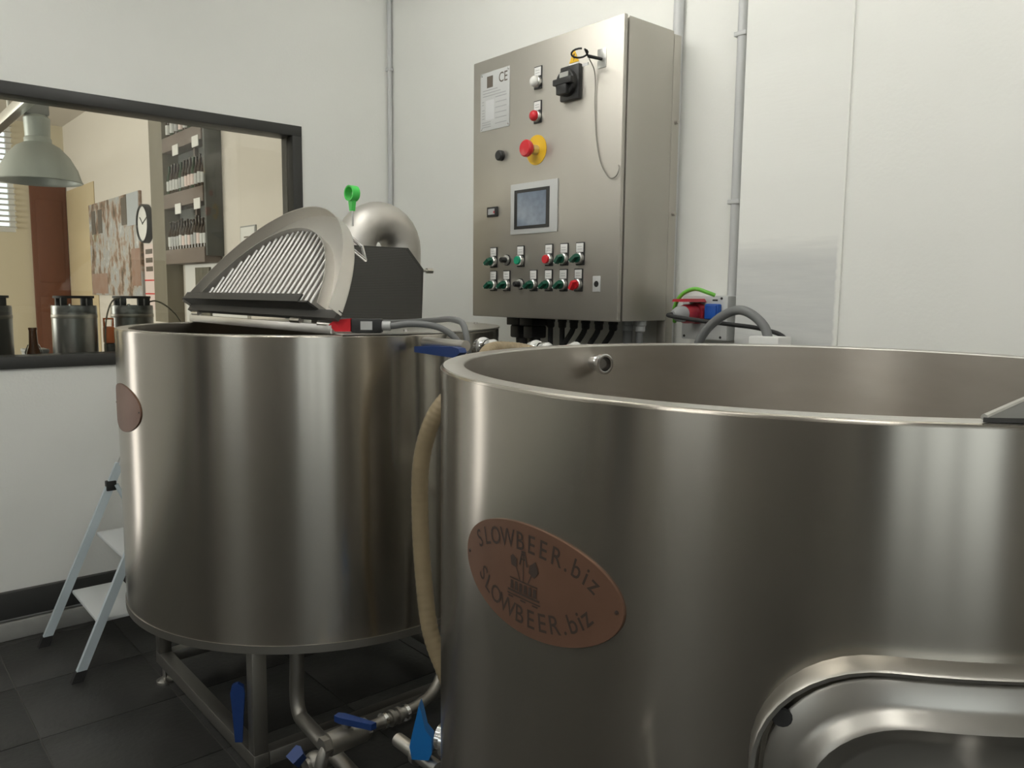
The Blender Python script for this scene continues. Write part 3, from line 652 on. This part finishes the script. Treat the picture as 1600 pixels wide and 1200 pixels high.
# ------------------------------------------------------------------ conduits and socket on the back wall
def conduit(label, x, y, r, z0, z1, clips, out):
    t = thing('conduit', label, 'pipe', (x, y, z0), 'grey conduits running up the walls')
    build('pipe', MB().cyl((x, y, z0), (x, y, z1), r, 14), 'conduit_grey', t)
    for z in clips: build('clip', MB().box((x - r - .006, y - r - .002, z - .008), (x + r + .006, y + r, z + .008), .002), 'conduit_grey', t)
conduit('slim grey conduit running up the corner of the white walls', XL + .020, YB - .020, .0135, 0, ZC, (.6, 1.75, 2.9), 1)
conduit('grey conduit rising behind the control cabinet', -2.048, YB - .022, .020, 0, ZC, (.6, 1.4, 2.9), 1)
conduit('grey conduit rising from the socket box beside the pillar', -1.752, YB - .022, .0195, 1.60, ZC, (1.95, 2.55), 1)
SB = thing('socket_box', 'grey wall socket box with red and blue power sockets', 'socket', (-1.81, YB, 1.43))
build('housing', MB().box((-1.925, 2.53, 1.435), (-1.718, YB, 1.602), .006), 'light_grey', SB)
for x, z in ((-1.745, 1.592), (-1.745, 1.447), (-1.91, 1.447)): build('cover_screw', MB().lathe([(0, .003), (.005, .002), (.005, 0)], (0, 0, 0), 10, front(x, z, 2.53)), 'black', SB)
build('brand_strip', MB().box((-1.785, 2.5294, 1.582), (-1.762, 2.531, 1.588)), 'black', SB)
bs = build('blue_socket', MB().box((-1.802, 2.505, 1.508), (-1.742, 2.53, 1.572), .006), 'blue_socket', SB); build('socket_flap', MB().box((-1.797, 2.496, 1.515), (-1.747, 2.506, 1.567), .004), 'blue_socket', bs)
rs = build('red_socket', MB().lathe([(.040, -.01), (.040, .02), (.036, .028), (0, .028)], (0, 0, 0), 26, front(-1.848, 1.535, 2.53)), 'red_plug', SB)
build('socket_lid', MB().prism([(-.042, .0), (.038, .0), (.030, .012), (-.038, .010)], lambda x, z: (-1.85 + x, 2.425, 1.578 + z), lambda x, z: (-1.85 + x, 2.53, 1.578 + z)), 'red_plug', rs)
PG = thing('power_plug', 'red and grey industrial plug pushed into the wall socket', 'plug', (-1.85, 2.47, 1.49))
pd = front(-1.85, 1.533, 2.502)
build('plug_body', MB().lathe([(0, 0), (.033, 0), (.036, .008), (.036, .05), (.032, .062), (0, .062)], (0, 0, 0), 24, pd), 'red_plug', PG)
build('plug_tail', MB().lathe([(.030, .0625), (.029, .09), (.018, .115), (.011, .125), (0, .125)], (0, 0, 0), 20, pd), 'grey_plastic', PG)
cable('ground_cable', 'bright green cable arching over the red plug', [(-1.935, 2.50, 1.50), (-1.905, 2.46, 1.56), (-1.865, 2.45, 1.606), (-1.81, 2.45, 1.626), (-1.765, 2.46, 1.615), (-1.740, 2.48, 1.603)], .0075, 'green_cable')
cable('flexible_conduit', 'thick grey corrugated conduit arching behind the open tank', [(-1.70, 2.30, 1.30), (-1.673, 2.30, 1.44), (-1.603, 2.30, 1.520), (-1.517, 2.30, 1.555), (-1.443, 2.30, 1.525), (-1.405, 2.30, 1.464), (-1.395, 2.30, 1.30)], .0155, 'cable_grey', 'conduit', 10, 14)
cable('power_cable', 'thin black cable drooping from the red plug', [(-1.85, 2.376, 1.533), (-1.85, 2.36, 1.527), (-1.70, 2.36, 1.512), (-1.585, 2.36, 1.504), (-1.461, 2.36, 1.492), (-1.371, 2.36, 1.454), (-1.34, 2.36, 1.30)], .0075, 'black_rubber')
tb = thing('junction_box', 'small white junction box under the grey flexible conduit', 'junction box', (-1.40, 2.30, 0))
build('box', MB().box((-1.452, 2.26, 1.40), (-1.345, 2.34, 1.474), .005), 'white_plastic', tb); build('post', MB().box((-1.42, 2.28, 0), (-1.38, 2.32, 1.40)), 'steel_dull_shaded', tb)
# ------------------------------------------------------------------ pipework between the tanks
def clamp(m, p, d, r=.034):
    Mx = Matrix.Translation(p) @ zrot(d)
    m.lathe([(r*.72, -.03), (r*.78, -.012), (r*1.05, -.009), (r*1.05, .009), (r*.78, .012), (r*.72, .03)], (0, 0, 0), 24, Mx); return m
MF = thing('pipe_manifold', 'upright steel pipes with clamp couplings between the two tanks', 'pipes', (-1.87, 1.62, 0))
for x, y in ((-2.04, 1.62), (-1.83, 1.66), (-1.70, 1.70)):
    build('riser', MB().tube([(x, y, .0), (x, y, 1.36), (x + .008, y, 1.395), (x + .035, y, 1.415), (x + .075, y, 1.420)], .021, 16), 'steel', MF)
    build('clamp_ring', clamp(MB(), Vector((x + .018, y, 1.422)), (1, 0, .25), .036), 'chrome', MF)
    build('clamp_ring', clamp(MB(), Vector((x + .062, y, 1.424)), (1, 0, .1), .030), 'chrome', MF)
build('valve_body', MB().cyl((-2.07, 1.425, 1.447), (-1.86, 1.425, 1.447), .017, 14).box((-1.93, 1.41, 1.40), (-1.87, 1.44, 1.445), .004).cyl((-1.90, 1.425, 1.02), (-1.90, 1.425, 1.41), .019, 14), 'steel', MF)
build('lever_handle', MB().prism([(-2.072, 1.436), (-1.880, 1.446), (-1.845, 1.442), (-1.838, 1.430), (-1.862, 1.414), (-1.90, 1.414), (-2.072, 1.418)], lambda x, z: (x, 1.385, z), lambda x, z: (x, 1.412, z)), 'blue_handle', MF)
build('header', MB().cyl((-2.04, 1.62, .9), (-1.70, 1.70, .9), .02, 14).cyl((-1.90, 1.425, 1.03), (-1.83, 1.66, 1.03), .018, 14), 'steel', MF)
hp = [(-1.79, 1.64, 1.418), (-1.84, 1.60, 1.430), (-1.86, 1.52, 1.430), (-1.79, 1.42, 1.39), (-1.775, 1.33, 1.335), (-1.80, 1.27, 1.26), (-1.835, 1.25, 1.13), (-1.842, 1.25, .96), (-1.825, 1.25, .79), (-1.79, 1.25, .64), (-1.74, 1.27, .52), (-1.70, 1.30, .38), (-1.68, 1.32, .2)]
hpts = cr(hp, 30); rad = [.0240 + .0004*(1 if (i//2) % 2 else -1) for i in range(len(hpts))]
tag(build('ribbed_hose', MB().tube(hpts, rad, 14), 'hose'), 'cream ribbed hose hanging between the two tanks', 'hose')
# floor pipework
OP = thing('outlet_pipe', 'bent steel outlet pipe with blue valve under the lidded tank', 'pipe', (-2.285, 1.076, 0))
build('pipe', MB().tube(cr([(-2.285, 1.076, .475), (-2.287, 1.076, .40), (-2.290, 1.075, .31), (-2.265, 1.072, .258), (-2.20, 1.068, .25), (-1.94, 1.05, .25), (-1.80, 1.04, .25)], 8), .023, 16), 'steel_dull_shaded', OP)
build('pipe_support', MB().cyl((-1.95, 1.05, 0), (-1.95, 1.05, .235), .012, 10), 'steel_dull_shaded', OP)
build('valve_body', MB().cyl((-2.02, .97, .235), (-2.02, 1.05, .24), .028, 16).sphere((-2.02, 1.00, .238), .034), 'steel_dull_shaded', OP)
build('lever_handle', MB().prism([(-.02, -.03), (.028, -.03), (.030, .03), (.0, .045), (-.02, .035)], lambda u, v: (-2.035 + u, .955 + v*.4, .262 + v*.35), lambda u, v: (-2.020 + u, .935 + v*.5, .290 + v*.35)), 'blue_handle', OP)
TP = thing('transfer_pipe', 'steel transfer pipe with unions and blue lever valve near the floor', 'pipe', (-1.92, 1.15, 0))
zt = .35
build('pipe', MB().tube(cr([(-1.90, .955, zt - .16), (-1.90, .955, zt - .06), (-1.903, .975, zt - .01), (-1.907, 1.02, zt), (-1.915, 1.15, zt), (-1.925, 1.28, zt), (-1.95, 1.37, zt + .012), (-1.98, 1.43, zt + .06), (-1.99, 1.45, zt + .13), (-1.99, 1.46, .75)], 6), .0165, 14), 'steel_dull_shaded', TP)
build('foot_pipe', MB().cyl((-1.90, .955, 0), (-1.90, .955, zt - .15), .0165, 14), 'steel_dull_shaded', TP)
build('valve_body', MB().cyl((-1.909, .985, zt), (-1.914, 1.10, zt), .033, 18).cyl((-1.908, .965, zt), (-1.909, .99, zt), .027, 6).cyl((-1.914, 1.095, zt), (-1.915, 1.115, zt), .029, 6).cyl((-1.912, 1.045, zt), (-1.912, 1.045, zt + .05), .014, 12), 'steel_dull_shaded', TP)
for y in (1.165, 1.19, 1.215, 1.24): build('union_ring', MB().cyl((-1.917, y, zt), (-1.918, y + .011, zt), .0245, 18), 'chrome' if y in (1.165, 1.24) else 'steel_dull_shaded', TP)
build('lever_handle', MB().prism([(-.02, -.012), (.0, -.018), (.10, -.012), (.105, .008), (.0, .018), (-.02, .012)], lambda u, v: Vector((-1.912 + u*.75 - v*.3, 1.045 - .012 + u*.55 + v*.75, zt + .050 - u*.1)), lambda u, v: Vector((-1.912 + u*.75 - v*.3, 1.045 - .012 + u*.55 + v*.75, zt + .068 - u*.1))), 'blue_handle', TP)
BV = thing('butterfly_valve', 'light blue butterfly valve handle at the foot of the open tank', 'valve', (-1.50, 1.05, 0))
bvd = Vector((-.72, -.37, 0)).normalized(); bo = Vector((-1.455, 1.072, .54))
build('valve_body', MB().cyl(bo + bvd*-.055, bo + bvd*.03, .030, 20).cyl(bo + bvd*.0, bo + bvd*.012, .045, 24).cyl((bo.x, bo.y, 0), (bo.x, bo.y, .52), .02, 14), 'chrome', BV)
hb = bo + bvd*.075
build('lever_handle', MB().prism([(-.024, -.062), (.018, -.062), (.026, -.045), (.026, -.005), (.010, .015), (.000, .060), (-.006, .078), (-.012, .05), (-.024, .0), (-.030, -.03)], lambda u, v: hb + Vector((.55, .55, 0))*u*1.25 + Vector((0, 0, v*1.0)) + Vector((.6, -.6, 0))*.02, lambda u, v: hb + Vector((.55, .55, 0))*u*1.25 + Vector((0, 0, v)) - Vector((.6, -.6, 0))*.02), 'blue_light', BV)
build('spindle_nut', MB().cyl(hb + Vector((.035, .03, -.03)), hb + Vector((.052, .046, -.03)), .012, 8), 'chrome', BV)
build('drain_pipe', MB().cyl(bo + Vector((-.02, -.02, -.08)), bo + Vector((-.20, -.02, -.085)), .018, 14).cyl(bo + Vector((-.10, -.02, -.0825)), bo + Vector((-.115, -.02, -.0825)), .026, 14), 'steel', BV)
# drain valve with long blue handle in front of the tank leg
hq, hw_ = Vector((-2.394, .922, .160)), Vector((-.86, .50, 0))
DV = build('valve_handle', MB().prism([(-.012, .0), (.012, .0), (.018, .10), (.024, .165), (.020, .188), (.002, .198), (-.017, .190), (-.023, .165), (-.018, .10)], lambda u, v: hq + Vector((.65*u, .76*u, v)), lambda u, v: hq + hw_*.016 + Vector((.65*u, .76*u, v))), 'blue_handle', T2); DV['label'] = 'long dark blue valve handle hanging beside the leg'
build('valve_stem', MB().cyl((-2.392, .925, .335), (-2.374, .945, .338), .010, 12), 'steel', DV).matrix_parent_inverse = Matrix.Translation(-C2)
# ------------------------------------------------------------------ stepladder
LD = thing('stepladder', 'pale blue white folding stepladder with white treads by the wall', 'stepladder', (-3.74, .68, 0))
dy, dz = .354, .80                         # lean of the front stiles
def stile(x, y0, name):
    def at(z, u): return Vector((x, y0 + dy/dz*z + u, z))
    build(name, MB().prism([(-.011, -.019), (.011, -.019), (.011, .019), (-.011, .019)], lambda u, v: at(.035, v) + Vector((u, 0, 0)), lambda u, v: at(.80, v) + Vector((u, 0, 0))), 'ladder_white', LD)
    build('rubber_foot', MB().prism([(-.0135, -.022), (.0135, -.022), (.0135, .022), (-.0135, .022)], lambda u, v: Vector((x + u, y0 + v, 0)), lambda u, v: at(.045, v) + Vector((u, 0, 0))), 'black_rubber', LD)
stile(-3.975, .655, 'front_stile'); stile(-3.515, .690, 'front_stile')
build('top_bow', MB().tube(cr([(-3.975, 1.005, .785), (-3.972, 1.03, .84), (-3.94, 1.05, .885), (-3.745, 1.065, .90), (-3.55, 1.05, .885), (-3.518, 1.03, .84), (-3.515, 1.04, .785)], 6), .013, 10), 'tin', LD)
for x, y in ((-3.975, .655), (-3.515, .69)):
    xi = x + (.014 if x < -3.7 else -.014)
    build('rear_leg', MB().tube([(xi, y + .33, .70), (xi, y + .62, .02)], .010, 10), 'ladder_white', LD)
    build('hinge_block', MB().box((x - .016, y + dy/dz*.70 - .022, .672), (x + .016, y + dy/dz*.70 + .022, .718), .004), 'black', LD)
    build('rubber_foot', MB().cyl((xi, y + .62, 0), (xi, y + .612, .04), .0135, 10), 'black_rubber', LD)
build('rear_rung', MB().cyl((-3.961, 1.17, .30), (-3.529, 1.205, .30), .008, 8), 'ladder_white', LD)
for z, d in ((.238, .20), (.490, .17)):
    ya = .668 + dy/dz*z
    t = build('tread', MB().box((-3.962, ya + .005, z - .018), (-3.528, ya + d + .02, z), .006), 'step_white', LD)
    for x in (-3.962, -3.528): build('tread_pin', MB().cyl((x - .006, ya + .02, z - .012), (x + .006, ya + .02, z - .012), .007, 8), 'black', t)
    build('stay', MB().tube([(-3.955, ya + d, z - .01), (-3.955, ya + d + .05, z - .09)], .004, 6), 'steel_dull_shaded', LD)

# ------------------------------------------------------------------ taproom behind the window
TX, TYF, TZC = -12.45, -4.2, 3.80
struct('floor_taproom', MB().box((TX - .15, TYF, -.06), (XL - WT, YB, 0)), 'counter')
struct('ceiling_taproom', MB().box((TX - .15, TYF - .15, TZC), (XL - WT, YB + .15, TZC + .12)), 'tap_wall')
struct('wall_taproom_side', MB().box((TX - .15, YB, 0), (XL - WT, YB + .15, TZC)), 'tap_wall', 'beige taproom wall with mural, clock and bottle shelf')
m_ = MB()
m_.box((TX - .15, TYF, 0), (TX, 1.10, TZC)).box((TX - .15, 1.10, 0), (TX, 2.02, 2.35)).box((TX - .15, 2.02, 0), (TX, YB, TZC)).box((TX - .15, 1.10, 3.75), (TX, 2.02, TZC))
struct('wall_taproom_far', m_, 'tap_wall_far', 'yellowish far wall of the taproom')
struct('wall_taproom_front', MB().box((TX, TYF - .15, 0), (XL - WT, TYF, TZC)), 'tap_wall')
struct('wall_taproom_upper', MB().box((XL - WT, YF, ZC + .12), (XL - WT + .02, YB, TZC)), 'tap_wall')
w4 = sroot('window_4', 'bright taproom window with white slatted blind', (TX, 1.56, 2.35))
build('window_frame', MB().box((TX - .12, 1.10, 2.35), (TX - .04, 1.16, 3.75)).box((TX - .12, 1.96, 2.35), (TX - .04, 2.02, 3.75)).box((TX - .12, 1.16, 2.35), (TX - .04, 1.96, 2.41)).box((TX - .12, 1.16, 3.69), (TX - .04, 1.96, 3.75)), 'white_plastic', w4)
build('pane', MB().box((TX - .085, 1.16, 2.41), (TX - .079, 1.96, 3.69)), 'glass', w4)
sl = build('slat', MB().box((-.03, -.46, -.003), (.03, .46, .003), 0, Matrix.Rotation(radians(25), 4, 'Y')), 'white_plastic', w4, False); sl.location = (.05, 0, .06)
for k in range(1, 19): dup(sl, 'slat', w4, (.05, 0, .06 + k*.072))
d2 = struct('door_2', MB().box((TX - .01, 2.19, 0), (TX + .05, YB - .01, 3.0), .004), 'brown_door', 'tall brown door at the end of the taproom'); build('door_panel', MB().box((TX + .05, 2.25, .3), (TX + .06, YB - .07, 1.5), .003).box((TX + .05, 2.25, 1.7), (TX + .06, YB - .07, 2.8), .003), 'brown_door', d2)
tag(build('wall_panel', MB().box((-12.38, YB - .012, .0), (-10.95, YB, 2.93), .004), 'tan_panel'), 'plain tan wall panel between brown door and mural', 'panel')
# mural of collaged prints
MU = thing('wall_mural', 'large collage mural of grey and brown prints beside the clock', 'mural', (-10.1, YB, 1.55))
build('print_sheet', MB().box((-11.15, YB - .03, 1.54), (-9.06, YB, 2.648), .002), 'mural', MU)
for nm, a, b, m in (('small_print', (-11.02, 2.28), (-10.85, 2.56), 'print_dark'), ('small_print', (-10.72, 2.28), (-10.54, 2.56), 'print_dark'), ('small_print', (-9.72, 2.32), (-9.52, 2.62), 'print_dark'), ('sky_print', (-9.50, 2.30), (-9.08, 2.645), 'print_sky'), ('rust_print', (-9.40, 1.65), (-9.08, 2.05), 'print_rust'), ('rust_print', (-11.1, 1.56), (-10.4, 1.80), 'print_rust')):
    build(nm, MB().box((a[0], YB - .034, a[1]), (b[0], YB - .029, b[1])), m, MU)
CK = thing('wall_clock', 'round wall clock with black rim beside the mural', 'clock', (-8.88, YB, 2.29))
Mc = Matrix.Translation((-8.88, YB, 2.29)) @ YM
build('case', MB().lathe([(0, 0), (.20, 0), (.20, .055), (.19, .068), (.178, .064), (.178, .05), (0, .05)], (0, 0, 0), 36, Mc), 'black', CK)
build('dial', MB().lathe([(.178, .051), (.0, .053)], (0, 0, 0), 36, Mc), 'white_plastic', CK)
build('hand', MB().box((-.005, -.01, .054), (.005, .11, .058), 0, Mc @ Matrix.Rotation(.9, 4, 'Z')), 'black', CK); build('hand', MB().box((-.005, -.01, .054), (.005, .15, .058), 0, Mc @ Matrix.Rotation(-1.2, 4, 'Z')), 'black', CK)
NT = thing('wall_notice', 'tall pale notice sheet with red rules under the clock', 'notice', (-8.85, YB, 1.5))
build('sheet', MB().box((-9.03, YB - .008, 1.40), (-8.66, YB, 2.08)), 'paper_pink', NT)
for z in (1.56, 1.70): build('red_rule', MB().box((-9.03, YB - .011, z), (-8.66, YB - .007, z + .014)), 'red_button', NT)
for k in range(3): build('print_block', MB().box((-8.97, YB - .011, 1.80 + k*.09), (-8.75, YB - .007, 1.85 + k*.09)), 'print_dark', NT)
# bottle shelf
SY = 2.475; SX0, SX1 = -8.24, -6.82
SH = thing('bottle_shelf', 'tall dark wooden wall shelf holding rows of bottles', 'shelf', (-6.9, YB, 1.8))
build('side_board', MB().box((SX0, SY, 1.30), (-7.86, YB, 3.60), .004), 'shelf_side', SH)
build('side_board', MB().box((-6.86, SY + .012, 1.90), (SX1, YB, 3.60), .004), 'shelf_dark', SH)
build('back_board', MB().box((-7.86, YB - .012, 1.90), (-6.86, YB, 3.60)), 'shelf_dark', SH)
BZS = (1.976, 2.482, 2.989)
for z1_ in BZS: build('shelf_board', MB().box((-7.86, SY, z1_ - .13), (-6.86, YB - .012, z1_), .004), 'shelf_wood', SH)
build('upright', MB().box((-7.36, YB - .045, BZS[0]), (-7.32, YB - .012, 3.60)), 'shelf_wood', SH)
def bottle(x, y, z, h, m, lab, grp, r=.030):
    b = thing('bottle', lab, 'bottle', (x, y, z), grp)
    build('glass_body', MB().lathe([(0, 0), (r, 0), (r, h*.55), (r*.8, h*.66), (r*.42, h*.76), (r*.40, h*.93), (r*.46, h*.94), (r*.46, h), (0, h)], (0, 0, 0), 12), m, b, False)
    build('paper_label', MB().lathe([(r + .0008, h*.12), (r + .0008, h*.46)], (0, 0, 0), 12), random.choice(['grey_plastic', 'light_grey', 'light_grey', 'paper_pink']), b, False)
for k in range(13): bottle(-7.82 + k*.0745, SY + .045, BZS[0] + .001, random.uniform(.25, .28), 'bottle_brown', 'dark bottle in the lowest row of the wall shelf', 'bottles on the lowest shelf board')
for k in range(12): bottle(-7.81 + k*.080, SY + .045, BZS[1] + .001, random.uniform(.25, .285), 'bottle_brown' if k % 4 else 'bottle_green', 'dark brown bottle in the middle row of the wall shelf' if k % 4 else 'dark green bottle in the middle row of the wall shelf', 'bottles on the middle shelf board')
for k in range(8): bottle(-7.79 + k*.115, SY + .05, BZS[2] + .001, random.uniform(.23, .27), 'bottle_green' if k % 2 else 'bottle_brown', 'dark green bottle in the topmost row of the wall shelf' if k % 2 else 'dark brown bottle in the topmost row of the wall shelf', 'bottles on the top shelf board', .033)
for x, z, l in ((-7.46, 2.285, 'lowest row, clock side'), (-6.98, 2.295, 'lowest row, far from the clock'), (-7.48, 2.80, 'middle row, clock side'), (-6.98, 2.81, 'middle row, far from the clock')):
    o = tag(build('price_card', MB().box((x - .075, SY - .008, z), (x + .075, SY - .001, z + .09), .001), 'paper'), 'white price card above the bottles of the ' + l, 'card')
PF = thing('framed_picture', 'dark narrow picture in white surround under the bottle shelf', 'picture', (-7.2, YB, 1.3))
build('surround', MB().box((-7.72, YB - .03, 1.30), (-6.30, YB, 1.84), .003), 'white_plastic', PF); build('picture', MB().box((-7.40, YB - .05, 1.34), (-7.06, YB - .028, 1.81)), 'picture_dark', PF)
NB_ = thing('paper_notice', 'small framed paper notice on the beige wall near the window edge', 'notice', (-6.28, YB, 1.95))
build('frame', MB().box((-6.44, YB - .012, 1.94), (-6.14, YB, 2.125), .002), 'grey_plastic', NB_); build('sheet', MB().box((-6.425, YB - .014, 1.952), (-6.155, YB - .011, 2.113)), 'paper', NB_); build('print_lines', MB().box((-6.36, YB - .016, 2.03), (-6.22, YB - .0135, 2.04)).box((-6.38, YB - .016, 2.0), (-6.20, YB - .0135, 2.008)), 'print_dark', NB_)
# pendant lamp
PL = thing('pendant_lamp', 'grey bell shaped pendant lamp behind the window', 'pendant lamp', (-5.0, .935, 2.175))
build('shade', MB().lathe([(.203, 0), (.208, .004), (.200, .018), (.185, .07), (.150, .135), (.105, .185), (.070, .205), (.060, .21), (.058, .208), (.100, .178), (.145, .128), (.180, .065), (.195, .014), (.200, .002)], (0, 0, 0), 48, closed=True), 'lamp_grey', PL, False)
build('neck', MB().lathe([(.066, .205), (.066, .228), (.060, .236), (.064, .335), (.05, .35), (0, .35)], (0, 0, 0), 28), 'lamp_grey', PL, False)
build('mount', MB().box((-.04, -.055, .35), (.04, .055, .52), .005).cyl((0, 0, .52), (0, 0, TZC - 2.175), .012, 10), 'grey_plastic', PL, False)
build('bulb', MB().sphere((0, 0, .10), .05), 'lens_white', PL, False)
cl = thing('hanging_rail', 'pale steel rail slung across the taproom above the pendant lamp', 'rail', (-8, .84, 2.54))
build('rail', MB().box((-11.5, .815, 2.51), (-4.5, .865, 2.57), .006), 'tin', cl)
for x in (-10.5, -7.5, -5.2): build('hanger', MB().cyl((x, .84, 2.57), (x, .84, TZC), .008, 8), 'tin', cl)
# counter with kegs, bottle, tool
CT = thing('counter', 'dark counter under the viewing window in the taproom', 'counter', (-4.6, 1.1, 0))
build('worktop', MB().box((-4.98, .1, 1.09), (XL - WT - .002, 2.3, 1.13), .004), 'counter', CT)
build('front_panel', MB().box((-4.94, .12, 0), (-4.90, 2.28, 1.09)), 'counter', CT)
for y in (.12, 2.24): build('end_panel', MB().box((-4.90, y, 0), (XL - WT - .002, y + .04, 1.09)), 'counter', CT)
def keg(x, y, lab):
    k = thing('mini_keg', lab, 'keg', (x, y, 1.13), 'steel kegs on the counter'); r = .102
    build('body', MB().lathe([(0, 0), (r*.92, 0), (r, .012), (r, .385), (r*.985, .392), (r*.96, .392), (r*.955, .36), (r*.6, .375), (0, .38)], (0, 0, 0), 36), 'keg_grey', k, False)
    for a in (45, 135, 225, 315):
        ca, sa = cos(radians(a)), sin(radians(a)); build('lug', MB().box((r*.80*ca - .014, r*.80*sa - .014, .375), (r*.80*ca + .014, r*.80*sa + .014, .432), .005), 'black_rubber', k, False)
    build('handle_ring', MB().lathe([(r*.74, .428), (r*.90, .428), (r*.90, .440), (r*.74, .440)], (0, 0, 0), 32, closed=True), 'black_rubber', k, False)
    build('connector', MB().cyl((r*.75, -r*.35, .30), (r*.75, -r*.35, .40), .007, 10).cyl((r*.75, -r*.35, .335), (r*.75, -r*.35, .350), .012, 10), 'chrome', k, False)
    build('cross_band', MB().lathe([(r + .0006, .33), (r + .002, .333), (r + .002, .345), (r + .0006, .348)], (0, 0, 0), 36), 'steel_dull_shaded', k, False)
    return k
K1 = keg(-4.47, .955, 'steel keg between the brown bottle and the orange tool'); K2 = keg(-4.50, 1.235, 'steel keg behind the tank rim with beer lines'); keg(-4.47, .585, 'steel keg at the cut edge of the viewing window')
ab = thing('amber_bottle', 'squat brown glass bottle on the counter beside the kegs', 'bottle', (-4.42, .760, 1.13))
build('glass_body', MB().lathe([(0, 0), (.034, 0), (.034, .14), (.031, .165), (.020, .20), (.0165, .275), (.019, .277), (.019, .287), (0, .287)], (0, 0, 0), 24), 'amber', ab, False); build('stopper_wire', MB().tube([(.0, -.034, .15), (.0, -.036, .17), (.0, -.022, .205)], .0025, 6).tube([(.0, .034, .15), (.0, .036, .17), (.0, .022, .205)], .0025, 6), 'chrome', ab, False)
gb = thing('small_box', 'low grey box on the counter between bottle and keg', 'box', (-4.62, .800, 1.13)); build('body', MB().box((-.06, -.05, 0), (.06, .05, .155), .004), 'grey_plastic', gb, False); build('lid', MB().box((-.063, -.053, .155), (.063, .053, .172), .003), 'grey_plastic', gb, False)
ot = thing('hand_tool', 'orange and black hand tool standing between the kegs', 'tool', (-4.44, 1.103, 1.13))
build('body', MB().box((-.022, -.022, 0), (.022, .022, .20), .006), 'black_rubber', ot, False); build('grip', MB().box((-.024, -.024, .20), (.024, .024, .285), .008), 'orange', ot, False); build('loop_handle', MB().tube([(0, -.02, .285), (0, -.022, .325), (0, .022, .325), (0, .02, .285)], .006, 8), 'orange', ot, False)
for pts in ([(-4.45, 1.19, 1.535), (-4.44, 1.16, 1.56), (-4.43, 1.12, 1.54), (-4.40, 1.085, 1.46), (-4.40, 1.075, 1.34), (-4.40, 1.070, 1.135)], [(-4.45, 1.29, 1.535), (-4.44, 1.34, 1.545), (-4.43, 1.40, 1.51), (-4.43, 1.45, 1.45), (-4.43, 1.50, 1.34), (-4.43, 1.53, 1.135)]):
    build('beer_line', MB().tube(pts, .004, 8, True, 8), 'shelf_side', K2)
